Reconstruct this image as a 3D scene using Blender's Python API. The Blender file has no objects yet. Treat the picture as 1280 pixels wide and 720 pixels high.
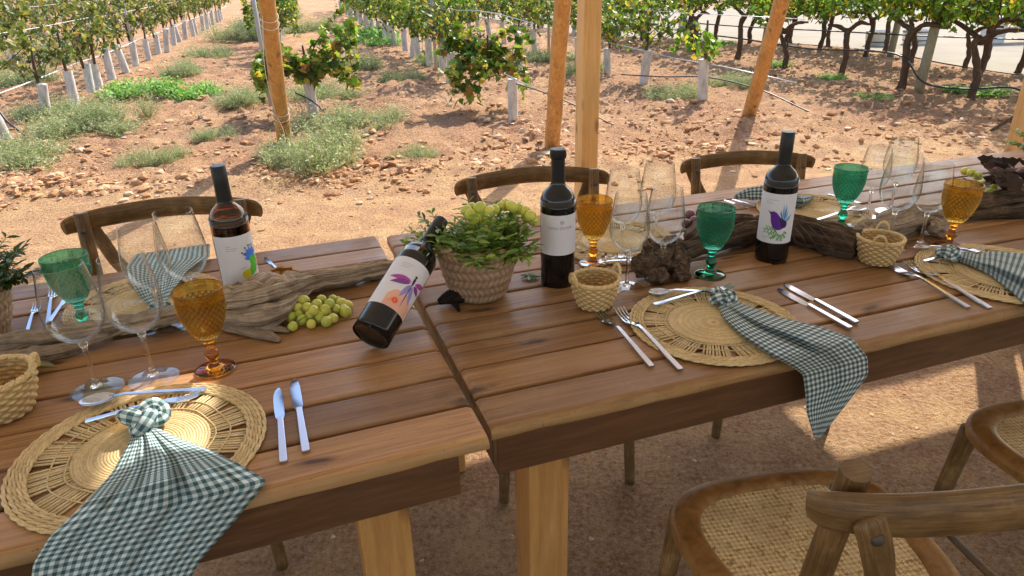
import bpy, bmesh, math, random
from mathutils import Vector, Matrix, noise
PI=math.pi; rad=math.radians
S=bpy.context.scene; COL=S.collection
random.seed(7)
# ------------------------------------------------------------------ camera
F_PX=859.1; PITCH=0.428; ROLL=-0.026; HC=1.3826
fw=Vector((0,math.cos(PITCH),-math.sin(PITCH))); r0=Vector((1,0,0)); u0=r0.cross(fw)
cr,sr=math.cos(ROLL),math.sin(ROLL)
RX=r0*cr+u0*sr; UX=-r0*sr+u0*cr; CAM=Vector((0,0,HC))
def bp(px,py,z=0.75):
    d=RX*((px-640)/F_PX)-UX*((py-360)/F_PX)+fw
    return CAM+d*((z-HC)/d.z)
def ray(px,py): return RX*((px-640)/F_PX)-UX*((py-360)/F_PX)+fw
def pr(P):
    d=Vector(P)-CAM; w=d.dot(fw)
    return (640+F_PX*d.dot(RX)/w, 360-F_PX*d.dot(UX)/w)
cd=bpy.data.cameras.new('camera'); cam=bpy.data.objects.new('camera',cd); COL.objects.link(cam)
cam.matrix_world=Matrix(((RX.x,UX.x,-fw.x,0),(RX.y,UX.y,-fw.y,0),(RX.z,UX.z,-fw.z,HC),(0,0,0,1)))
cd.sensor_width=36; cd.lens=F_PX/1280*36; cd.clip_start=0.02; cd.clip_end=2000
S.camera=cam
# ------------------------------------------------------------------ world and sun
SUN_EL=42; SUN_D=Vector((0.5,0.866,0)).normalized()
w=bpy.data.worlds.new('World'); S.world=w; w.use_nodes=True
nt=w.node_tree; nt.nodes.clear()
sk=nt.nodes.new('ShaderNodeTexSky'); sk.sky_type='NISHITA'; sk.sun_disc=False
sk.sun_elevation=rad(SUN_EL); sk.sun_rotation=math.atan2(SUN_D.x,SUN_D.y)
sk.air_density=1.0; sk.dust_density=1.5; sk.ozone_density=1.0
bg=nt.nodes.new('ShaderNodeBackground'); bg.inputs[1].default_value=0.15
ow=nt.nodes.new('ShaderNodeOutputWorld'); nt.links.new(sk.outputs[0],bg.inputs[0]); nt.links.new(bg.outputs[0],ow.inputs[0])
ld=bpy.data.lights.new('sun','SUN'); ld.energy=3.1; ld.angle=rad(0.5); ld.color=(1,0.94,0.84)
lo=bpy.data.objects.new('sun',ld); COL.objects.link(lo)
dirv=Vector((SUN_D.x*math.cos(rad(SUN_EL)),SUN_D.y*math.cos(rad(SUN_EL)),math.sin(rad(SUN_EL))))
lo.rotation_euler=dirv.to_track_quat('Z','Y').to_euler(); lo.location=dirv*30
S.view_settings.view_transform='Standard'; S.view_settings.look='None'; S.view_settings.gamma=1
S.view_settings.use_curve_mapping=False; S.view_settings.exposure=1.32
S.render.engine='CYCLES'
try:
    S.cycles.max_bounces=14; S.cycles.transmission_bounces=12; S.cycles.transparent_max_bounces=16; S.cycles.caustics_refractive=True
except Exception: pass
# ------------------------------------------------------------------ material helper
class NT:
    def __init__(s,name):
        s.m=bpy.data.materials.new(name); s.m.use_nodes=True; s.t=s.m.node_tree; s.t.nodes.clear()
        s.o=s.t.nodes.new('ShaderNodeOutputMaterial'); s.b=s.t.nodes.new('ShaderNodeBsdfPrincipled'); s.l(s.b.outputs[0],s.o.inputs[0])
    def l(s,a,b): s.t.links.new(a,b)
    def n(s,k,**kw):
        x=s.t.nodes.new('ShaderNode'+k)
        for a,v in kw.items(): setattr(x,a,v)
        return x
    def co(s,scale=(1,1,1),kind='Object',rot=(0,0,0)):
        c=s.n('TexCoord'); m=s.n('Mapping'); m.inputs['Scale'].default_value=scale; m.inputs['Rotation'].default_value=rot
        s.l(c.outputs[kind],m.inputs[0]); return m.outputs[0]
    def noise(s,vec,sc,det=4,ro=.55,dist=0):
        x=s.n('TexNoise'); x.inputs['Scale'].default_value=sc; x.inputs['Detail'].default_value=det; x.inputs['Roughness'].default_value=ro; x.inputs['Distortion'].default_value=dist
        s.l(vec,x.inputs['Vector']); return x.outputs['Fac']
    def vor(s,vec,sc,feat='F1',out='Distance',dim='3D'):
        x=s.n('TexVoronoi',feature=feat,voronoi_dimensions=dim); x.inputs['Scale'].default_value=sc; s.l(vec,x.inputs['Vector']); return x.outputs[out]
    def ramp(s,fac,stops,interp='LINEAR'):
        x=s.n('ValToRGB'); cr=x.color_ramp; cr.interpolation=interp
        while len(cr.elements)<len(stops): cr.elements.new(.5)
        for e,(p,c) in zip(cr.elements,stops):
            e.position=p; e.color=(c[0],c[1],c[2],1) if hasattr(c,'__len__') else (c,c,c,1)
        s.l(fac,x.inputs[0]); return x.outputs[0]
    def mix(s,f,a,b,mode='MIX'):
        x=s.n('MixRGB',blend_type=mode)
        for i,v in ((0,f),(1,a),(2,b)):
            if hasattr(v,'default_value'): s.l(v,x.inputs[i])
            elif i==0: x.inputs[0].default_value=v
            else: x.inputs[i].default_value=(*v,1) if hasattr(v,'__len__') else (v,v,v,1)
        return x.outputs[0]
    def math(s,op,a,b=0.0,c=0.0):
        x=s.n('Math',operation=op)
        for i,v in enumerate((a,b,c)):
            if hasattr(v,'default_value'): s.l(v,x.inputs[i])
            else: x.inputs[i].default_value=v
        return x.outputs[0]
    def bump(s,h,st=.3,d=.01,nrm=None):
        x=s.n('Bump'); x.inputs['Strength'].default_value=st; x.inputs['Distance'].default_value=d; s.l(h,x.inputs['Height'])
        if nrm is not None: s.l(nrm,x.inputs['Normal'])
        s.l(x.outputs[0],s.b.inputs['Normal']); return x.outputs[0]
    def attr(s,name='Col'):
        x=s.n('Attribute'); x.attribute_name=name; return x.outputs['Color']
    def set(s,**kw):
        for k,v in kw.items():
            k=k.replace('_',' ')
            i=s.b.inputs[k]
            if hasattr(v,'default_value'): s.l(v,i)
            else: i.default_value=(*v,1) if hasattr(v,'__len__') and len(v)==3 and len(i.default_value)==4 else v
        return s
def plain(name,c,rough=.5,metal=0,**kw):
    t=NT(name); t.set(Base_Color=c,Roughness=rough,Metallic=metal,**kw); return t.m

def wood(name,dark,mid,light,gx=(1.2,14,14),rough=(.3,.55),knots=False,bump=.25,usecol=True,scale=1.0,spec=.5):
    t=NT(name); v=t.co(gx); v1=t.co((scale,scale,scale))
    if usecol:   # offset the grain plank by plank
        a=t.attr('Col'); va=t.n('VectorMath',operation='MULTIPLY_ADD'); t.l(a,va.inputs[0]); va.inputs[1].default_value=(9,9,9); t.l(v,va.inputs[2]); v=va.outputs[0]
    g=t.noise(v,3.2*scale,8,.62,1.1); g2=t.noise(v,11*scale,5,.7,.3)
    blot=t.noise(v1,3.5,4,.6)
    f=t.math('ADD',t.math('MULTIPLY',g,.6),t.math('MULTIPLY',g2,.4))
    c=t.ramp(f,[(.34,dark),(.49,mid),(.66,light)])
    c=t.mix(t.ramp(blot,[(.35,.0),(.7,.55)]),c,[x*1.25 for x in mid],'MIX')
    if usecol:
        sp=t.n('SeparateColor'); t.l(a,sp.inputs[0]); k=t.math('MULTIPLY_ADD',sp.outputs[0],.62,.68)
        c=t.mix(1.0,c,k,'MULTIPLY')
    if knots:
        kv=t.co((1.1,3.6,0.0)); kn=t.n('VectorMath',operation='ADD'); t.l(kv,kn.inputs[0]); wn=t.n('TexNoise'); wn.inputs['Scale'].default_value=9; t.l(kv,wn.inputs['Vector']); ws=t.n('VectorMath',operation='SCALE'); ws.inputs['Scale'].default_value=.10; t.l(wn.outputs['Color'],ws.inputs[0]); t.l(ws.outputs[0],kn.inputs[1]); kv=kn.outputs[0]; d=t.vor(kv,2.6,dim='2D'); vc=t.n('SeparateColor'); t.l(t.vor(kv,2.6,out='Color',dim='2D'),vc.inputs[0]); d=t.math('ADD',d,t.ramp(vc.outputs[0],[(.62,0.),(.64,1.)],'LINEAR'))
        kk=t.ramp(d,[(.035,.9),(.06,.55),(.12,0.0)]); c=t.mix(kk,c,[x*.35 for x in dark])
    if name in ('pale_post','round_pole','orange_pine'):
        kv=t.co((2.2,2.2,.9)); d=t.vor(kv,4.0); c=t.mix(t.ramp(d,[(.07,.85),(.11,.5),(.19,0.)]),c,[x*.35 for x in dark]); cr_=t.noise(t.co((40,40,1.2)),1.,5,.7); c=t.mix(t.ramp(cr_,[(.30,.8),(.37,0.)]),c,[x*.5 for x in dark]); dz=t.noise(t.co((3,3,.8)),2.2,4,.6); c=t.mix(t.ramp(dz,[(.35,.45),(.6,0.)]),c,[x*.8 for x in mid])
    if name=='stained_pine':
        sy=t.n('SeparateXYZ'); t.l(t.co(),sy.inputs[0]); e=t.math('ADD',sy.outputs[1],t.math('MULTIPLY_ADD',t.noise(t.co((14,60,60)),1.,4,.7),.02,-.010))
        wear=t.ramp(e,[(.000,.75),(.006,0.)]); c=t.mix(wear,c,(.42,.26,.11))
        du=t.noise(t.co((1,1,1)),5.,6,.7); c=t.mix(t.ramp(du,[(.52,0.),(.70,.30)]),c,(.50,.36,.22)); sp_=t.noise(t.co((60,160,1)),1.5,3,.7); c=t.mix(t.ramp(sp_,[(.28,.55),(.36,0.)]),c,(.09,.04,.018))
        sc_=t.noise(t.co((3,40,1)),2.,6,.75); c=t.mix(t.ramp(sc_,[(.66,0.),(.74,.45)]),c,(.10,.045,.02))
    t.set(Base_Color=c,Roughness=t.ramp(t.noise(v1,9,5),[(.3,rough[0]),(.75,rough[1])]),Specular_IOR_Level=spec)
    t.bump(f,bump,.0012)
    return t.m
def tubewood(name,dark,mid,light,rough=(.35,.6),bump=.4):
    t=NT(name); uvn=t.n('UVMap'); mp=t.n('Mapping'); mp.inputs['Scale'].default_value=(5,9,1); t.l(uvn.outputs[0],mp.inputs[0]); v1=t.co()
    g=t.noise(mp.outputs[0],2.4,8,.7,.6); mp2=t.n('Mapping'); mp2.inputs['Scale'].default_value=(9,42,1); t.l(uvn.outputs[0],mp2.inputs[0]); g2=t.noise(mp2.outputs[0],1.6,6,.75,.3); bl=t.noise(v1,9,5,.65)
    f=t.math('ADD',t.math('MULTIPLY',g,.5),t.math('MULTIPLY',g2,.5)); c=t.ramp(f,[(.34,dark),(.5,mid),(.66,light)]); c=t.mix(t.ramp(bl,[(.38,.65),(.6,0.)]),c,dark); c=t.mix(t.ramp(bl,[(.56,0.),(.72,.5)]),c,[x*1.2 for x in light])
    t.set(Base_Color=c,Roughness=t.ramp(bl,[(.3,rough[0]),(.7,rough[1])]),Specular_IOR_Level=.4); t.bump(f,bump,.0012); return t.m
M={}
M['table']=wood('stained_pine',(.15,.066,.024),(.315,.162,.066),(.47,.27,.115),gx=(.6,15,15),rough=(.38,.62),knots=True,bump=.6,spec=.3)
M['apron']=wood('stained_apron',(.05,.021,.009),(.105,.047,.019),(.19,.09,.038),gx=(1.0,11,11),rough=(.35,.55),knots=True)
M['leg']=wood('orange_pine',(.28,.125,.035),(.47,.235,.07),(.62,.35,.12),gx=(12,12,1.1),rough=(.4,.6),bump=.2,usecol=False)
M['post']=wood('pale_post',(.42,.22,.075),(.62,.37,.14),(.75,.50,.22),gx=(9,9,.5),rough=(.5,.7),bump=.3,usecol=False)
M['pole']=wood('round_pole',(.20,.085,.025),(.46,.235,.07),(.68,.41,.15),gx=(9,9,.6),rough=(.5,.7),bump=.5,usecol=False)
M['chair']=tubewood('chair_wood',(.055,.028,.010),(.215,.118,.040),(.41,.25,.10))
M['chair_seat']=wood('chair_frame_wood',(.10,.042,.012),(.25,.12,.034),(.40,.22,.075),gx=(6,6,6),rough=(.28,.45),bump=.3,usecol=False)
def bark(name,d,m,l,sc=1.,bs=1.0,st=(1,1,1),rough=.85):
    t=NT(name); v=t.co((10*sc*st[0],10*sc*st[1],10*sc*st[2])); 
    uvn=t.n('UVMap'); mp=t.n('Mapping'); mp.inputs['Scale'].default_value=(3.5,22,1); t.l(uvn.outputs[0],mp.inputs[0])
    g=t.noise(mp.outputs[0],2.2,8,.65,1.2); n2=t.noise(v,4,6,.7,.4)
    f=t.math('ADD',t.math('MULTIPLY',g,.7),t.math('MULTIPLY',n2,.3))
    c=t.ramp(f,[(.33,d),(.5,m),(.66,l)])
    t.set(Base_Color=c,Roughness=rough,Specular_IOR_Level=.25); t.bump(f,bs,.006); return t.m
M['drift']=bark('driftwood_bark',(.06,.04,.025),(.42,.32,.23),(.74,.62,.48))
M['old_vine']=bark('dark_vine_bark',(.014,.008,.005),(.10,.062,.038),(.30,.20,.13))
M['black_root']=bark('black_root_bark',(.006,.004,.004),(.022,.015,.012),(.07,.05,.04)); M['trunk']=bark('vine_trunk_bark',(.03,.017,.011),(.10,.06,.04),(.21,.14,.095),.5)
M['stake']=bark('weathered_stake',(.16,.15,.10),(.32,.31,.22),(.46,.44,.34),.5,.3)
M['tube']=None
t=NT('grow_tube'); v=t.co((6,6,2)); c=t.ramp(t.noise(v,3,5,.7),[(.3,(.32,.29,.25)),(.5,(.54,.51,.46)),(.75,(.72,.69,.64))]); t.set(Base_Color=c,Roughness=.7); t.bump(t.noise(v,8,3),.3,.01); M['tube']=t.m
# ground
t=NT('vineyard_soil'); v=t.co(); 
big=t.noise(v,.55,5,.6,.3); med=t.noise(v,5,6,.65); fine=t.noise(v,60,5,.7); vf=t.noise(v,260,3,.7)
c=t.ramp(big,[(.3,(.54,.30,.125)),(.52,(.65,.395,.175)),(.72,(.74,.52,.28))])
sx=t.n('SeparateXYZ'); t.l(v,sx.inputs[0]); tl_=t.math('SUBTRACT',sx.outputs[1],t.math('MULTIPLY',sx.outputs[0],.16)); tl_=t.math('ADD',tl_,t.math('MULTIPLY',big,1.6)); k_=t.ramp(t.math('MULTIPLY',tl_,.1),[(.60,0.),(.68,1.)]); c=t.mix(t.math('MULTIPLY',k_,t.ramp(t.noise(v,.8,4,.6),[(.40,.9),(.64,.2)])),c,(.38,.165,.070))
c=t.mix(t.ramp(med,[(.38,.75),(.62,0.)]),c,(.36,.165,.085))
c=t.mix(t.ramp(fine,[(.44,.0),(.68,.65)]),c,(.72,.54,.38))
c=t.mix(t.ramp(fine,[(.33,.6),(.46,0.)]),c,(.24,.115,.065))
c=t.mix(t.math('MULTIPLY',t.ramp(vf,[(.38,1.),(.5,0.)]),.5),c,(.22,.12,.065)); pv=t.vor(v,38,dim='3D'); c=t.mix(t.math('MULTIPLY',t.ramp(pv,[(.10,1.),(.22,0.)]),.5),c,(.70,.52,.36))
t.set(Base_Color=c,Roughness=.95,Specular_IOR_Level=.1)
h=t.math('ADD',t.math('MULTIPLY',fine,.7),t.math('MULTIPLY',vf,.3)); h=t.math('ADD',h,t.math('MULTIPLY',med,1.2)); t.bump(h,1.0,.035); M['soil']=t.m
t=NT('clod'); v=t.co((1,1,1)); a=t.attr('Col'); n1=t.noise(v,40,5,.7); c=t.mix(.6,a,t.ramp(n1,[(.35,(.30,.14,.075)),(.65,(.70,.47,.30))])); c=t.mix(.55,c,a)
t.set(Base_Color=c,Roughness=.95,Specular_IOR_Level=.1); t.bump(n1,.6,.01); M['clod']=t.m
t=NT('pale_road'); v=t.co(); n1=t.noise(v,1.2,4); n2=t.noise(v,80,4,.7); c=t.mix(t.ramp(n2,[(.4,0.),(.65,.5)]),t.ramp(n1,[(.3,(.26,.21,.145)),(.7,(.34,.28,.20))]),(.17,.14,.10)); t.set(Base_Color=c,Roughness=.95); t.bump(n2,.4,.01); M['road']=t.m
# leaves
def leafmat(name,tr=.35,rough=.5,vein=True):
    t=NT(name); a=t.attr('Col'); t.set(Base_Color=a,Roughness=rough,Specular_IOR_Level=.35)
    tl=t.n('BsdfTranslucent'); hs=t.mix(1.0,a,(1.15,1.25,.6),'MULTIPLY'); t.l(hs,tl.inputs[0])
    mx=t.n('MixShader'); mx.inputs[0].default_value=tr; t.l(t.b.outputs[0],mx.inputs[1]); t.l(tl.outputs[0],mx.inputs[2]); t.l(mx.outputs[0],t.o.inputs[0])
    return t.m
M['leaf']=leafmat('vine_leaf',.42,.45); M['weed']=leafmat('weed_leaf',.25,.7); M['plant']=leafmat('planter_leaf',.3,.4); M['dryleaf']=leafmat('dry_leaf',.2,.8)
# straw
def straw(name,d,l,sc=1.,rough=.6):
    t=NT(name); v=t.co((1,1,1)); a=t.attr('Col'); n1=t.noise(v,260*sc,4,.7); n2=t.noise(v,18,4,.6)
    c=t.ramp(n1,[(.3,d),(.7,l)]); c=t.mix(t.ramp(n2,[(.4,0),(.7,.35)]),c,[x*.72 for x in d]); c=t.mix(1.0,c,a,'MULTIPLY')
    t.set(Base_Color=c,Roughness=rough,Specular_IOR_Level=.3); t.bump(n1,.35,.0012); return t.m
M['straw']=straw('raffia',(.60,.43,.20),(.88,.70,.40)); M['wicker']=straw('wicker',(.60,.40,.17),(.90,.68,.36)); M['palm']=straw('palm_weave',(.36,.22,.13),(.62,.43,.29)); M['rope']=straw('rope',(.55,.38,.18),(.85,.66,.38))
# rattan seat, uv woven
t=NT('rattan_seat'); uv=t.n('TexCoord').outputs['Object']; mp=t.n('Mapping'); mp.inputs['Scale'].default_value=(150,150,150); mp.inputs['Rotation'].default_value=(0,0,rad(45)); t.l(uv,mp.inputs[0])
ch=t.n('TexChecker'); ch.inputs['Scale'].default_value=1.0; ch.inputs[1].default_value=(.95,.76,.42,1); ch.inputs[2].default_value=(.50,.34,.14,1)
nn=t.noise(mp.outputs[0],.55,3,.7,.4); t.l(mp.outputs[0],ch.inputs['Vector'])
wv=t.n('TexWave'); wv.inputs['Scale'].default_value=.5; wv.inputs['Distortion'].default_value=1.; t.l(mp.outputs[0],wv.inputs[0])
n3=t.noise(t.co(),14,4); c=t.mix(t.ramp(nn,[(.45,0.),(.62,.8)]),ch.outputs[0],(.74,.58,.36)); c=t.mix(t.ramp(nn,[(.35,.8),(.45,0.)]),c,(.20,.12,.05)); c=t.mix(t.ramp(n3,[(.35,.45),(.65,0.)]),c,(.33,.20,.08))
t.set(Base_Color=c,Roughness=.45); t.bump(t.math('ADD',ch.outputs[1],nn),.7,.0015); M['rattan']=t.m
# gingham
def gingham(name,p,dark=(.012,.062,.070),mid=(.25,.40,.42),white=(.84,.90,.90)):
    t=NT(name); uv=t.n('UVMap').outputs[0]; sp=t.n('SeparateXYZ'); t.l(uv,sp.inputs[0])
    fs=[]
    for i in (0,1):
        fr=t.math('FRACT',t.math('DIVIDE',sp.outputs[i],p)); tri=t.math('ABSOLUTE',t.math('SUBTRACT',fr,.5))
        fs.append(t.ramp(tri,[(.235,1.),(.265,0.)]))
    su=t.math('MULTIPLY',t.math('ADD',fs[0],fs[1]),.5)
    c=t.ramp(su,[(0.,white),(.5,mid),(1.,dark)])
    wv=t.n('UVMap').outputs[0]; n1=t.noise(wv,900,2,.6); c=t.mix(t.math('MULTIPLY',n1,.25),c,(.5,.55,.55))
    t.set(Base_Color=c,Roughness=.9,Specular_IOR_Level=.15)
    tl=t.n('BsdfTranslucent'); t.l(c,tl.inputs[0]); mx=t.n('MixShader'); mx.inputs[0].default_value=.15; t.l(t.b.outputs[0],mx.inputs[1]); t.l(tl.outputs[0],mx.inputs[2]); t.l(mx.outputs[0],t.o.inputs[0])
    w1=t.noise(wv,34,3,.6,.6); w2=t.noise(wv,90,3,.6,.3); t.bump(t.math('ADD',t.math('MULTIPLY_ADD',w2,.35,w1),t.math('MULTIPLY',n1,.08)),.75,.006); return t.m
M['ging']=gingham('gingham_cotton',.0128)
M['ging2']=gingham('gingham_cotton_dark',.0118,(.010,.045,.055),(.24,.34,.35),(.84,.89,.88))
def glass(name,c,rough=0.0,ior=1.5):
    t=NT(name); t.set(Base_Color=c,Roughness=rough,Transmission_Weight=1.0,IOR=ior); return t.m
M['clear']=glass('clear_glass',(.985,.99,.99),0,1.45)
def pressed(name,c):
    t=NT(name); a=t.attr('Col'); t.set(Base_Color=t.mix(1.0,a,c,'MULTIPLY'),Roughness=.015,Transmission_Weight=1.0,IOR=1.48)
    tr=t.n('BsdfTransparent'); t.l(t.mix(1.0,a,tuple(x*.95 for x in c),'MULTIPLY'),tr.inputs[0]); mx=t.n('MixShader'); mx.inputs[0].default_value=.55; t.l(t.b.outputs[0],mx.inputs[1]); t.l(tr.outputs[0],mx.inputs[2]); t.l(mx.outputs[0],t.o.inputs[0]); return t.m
M['amber']=pressed('amber_glass',(.97,.76,.30)); M['green']=pressed('green_glass',(.36,.80,.66)); M['amber_stem']=glass('amber_stem_glass',(.88,.34,.03),.01); M['green_stem']=glass('green_stem_glass',(.03,.42,.24),.01)
t=NT('thin_clear_glass'); lw=t.n('LayerWeight'); lw.inputs[0].default_value=.5; frf=t.math('MULTIPLY_ADD',t.math('POWER',lw.outputs['Facing'],3.2),.85,.028); gs=t.n('BsdfGlossy'); gs.inputs['Roughness'].default_value=.01; tr=t.n('BsdfTransparent'); tr.inputs[0].default_value=(.975,.985,.985,1)
mx=t.n('MixShader'); t.l(frf,mx.inputs[0]); t.l(tr.outputs[0],mx.inputs[1]); t.l(gs.outputs[0],mx.inputs[2]); t.l(mx.outputs[0],t.o.inputs[0]); M['thin']=t.m
M['btl']=plain('dark_bottle_glass',(.006,.006,.006),.035,0,Specular_IOR_Level=.5)
M['btl_amber']=glass('brown_bottle_glass',(.46,.21,.055),0.0)
M['wine']=plain('dark_wine',(.02,.006,.004),.2)
M['cap']=plain('black_capsule',(.010,.010,.011),.38,0,Specular_IOR_Level=.35)
M['paper']=plain('label_paper',(.74,.72,.76),.6)
def ink(n,c): return plain(n,c,.6)
M['ink_grey']=ink('ink_grey',(.30,.28,.32)); M['ink_blue']=ink('ink_blue',(.06,.24,.80)); M['ink_navy']=ink('ink_navy',(.03,.05,.25)); M['ink_green']=ink('ink_green',(.10,.55,.03)); M['ink_leaf']=ink('ink_leaf',(.10,.32,.05))
M['ink_yellow']=ink('ink_yellow',(.72,.62,.02)); M['ink_orange']=ink('ink_orange',(.85,.30,.04)); M['ink_purple']=ink('ink_purple',(.10,.012,.28)); M['ink_dpurple']=ink('ink_dark_purple',(.04,.01,.09)); M['ink_sky']=ink('ink_sky',(.13,.38,.68))
M['ink_mag']=ink('ink_magenta',(.42,.06,.38)); M['ink_plum']=ink('ink_plum',(.22,.05,.24)); M['ink_peach']=ink('ink_peach',(.82,.42,.30)); M['ink_red']=ink('ink_red',(.85,.10,.04)); M['ink_lil']=ink('ink_lilac',(.30,.26,.58))
M['steel']=plain('polished_steel',(.56,.60,.68),.12,1.0); M['steel_h']=plain('brushed_steel',(.60,.63,.72),.2,1.0)
M['rivet']=plain('rivet_metal',(.12,.10,.085),.6,.8)
M['hose']=plain('black_hose',(.02,.02,.022),.45); M['wire']=plain('galvanised_wire',(.55,.55,.55),.4,.6); M['string']=plain('white_string',(.7,.68,.62),.8)
def grape(name,c,c2):
    t=NT(name); oi=t.n('ObjectInfo'); v=t.co((1,1,1)); n1=t.noise(v,60,3); f=t.math('MULTIPLY_ADD',oi.outputs['Random'],.6,t.math('MULTIPLY',n1,.5))
    t.set(Base_Color=t.ramp(f,[(.2,c),(.85,c2)]),Roughness=.32,Subsurface_Weight=.35,Subsurface_Radius=(.01,.01,.003),Specular_IOR_Level=.45); t.b.inputs['Subsurface Scale'].default_value=.5; return t.m
M['grape']=grape('green_grape',(.42,.50,.07),(.66,.62,.12)); M['ygrape']=grape('yellow_grape',(.50,.54,.07),(.72,.66,.12)); M['pgrape']=grape('purple_grape',(.10,.04,.05),(.26,.11,.13))
M['stem']=plain('stem',(.14,.17,.05),.6)
t=NT('canvas'); v=t.co((1,1,1)); n1=t.noise(v,3,3,.6); t.set(Base_Color=t.ramp(n1,[(.3,(.74,.70,.62)),(.7,(.80,.77,.70))]),Roughness=.9)
tl=t.n('BsdfTranslucent'); tl.inputs[0].default_value=(.80,.76,.68,1); mx=t.n('MixShader'); mx.inputs[0].default_value=.44; t.l(t.b.outputs[0],mx.inputs[1]); t.l(tl.outputs[0],mx.inputs[2]); t.l(mx.outputs[0],t.o.inputs[0]); M['cane']=t.m  # canvas of the unseen roof, pale and translucent to add fill light
t=NT('render_column'); v=t.co(); t.set(Base_Color=t.ramp(t.noise(v,5,5),[(.3,(.36,.31,.28)),(.7,(.46,.41,.38))]),Roughness=.9); M['column']=t.m
M['white']=plain('white_stone',(.68,.66,.62),.8); M['greyblue']=plain('grey_blue',(.25,.32,.38),.6)
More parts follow.
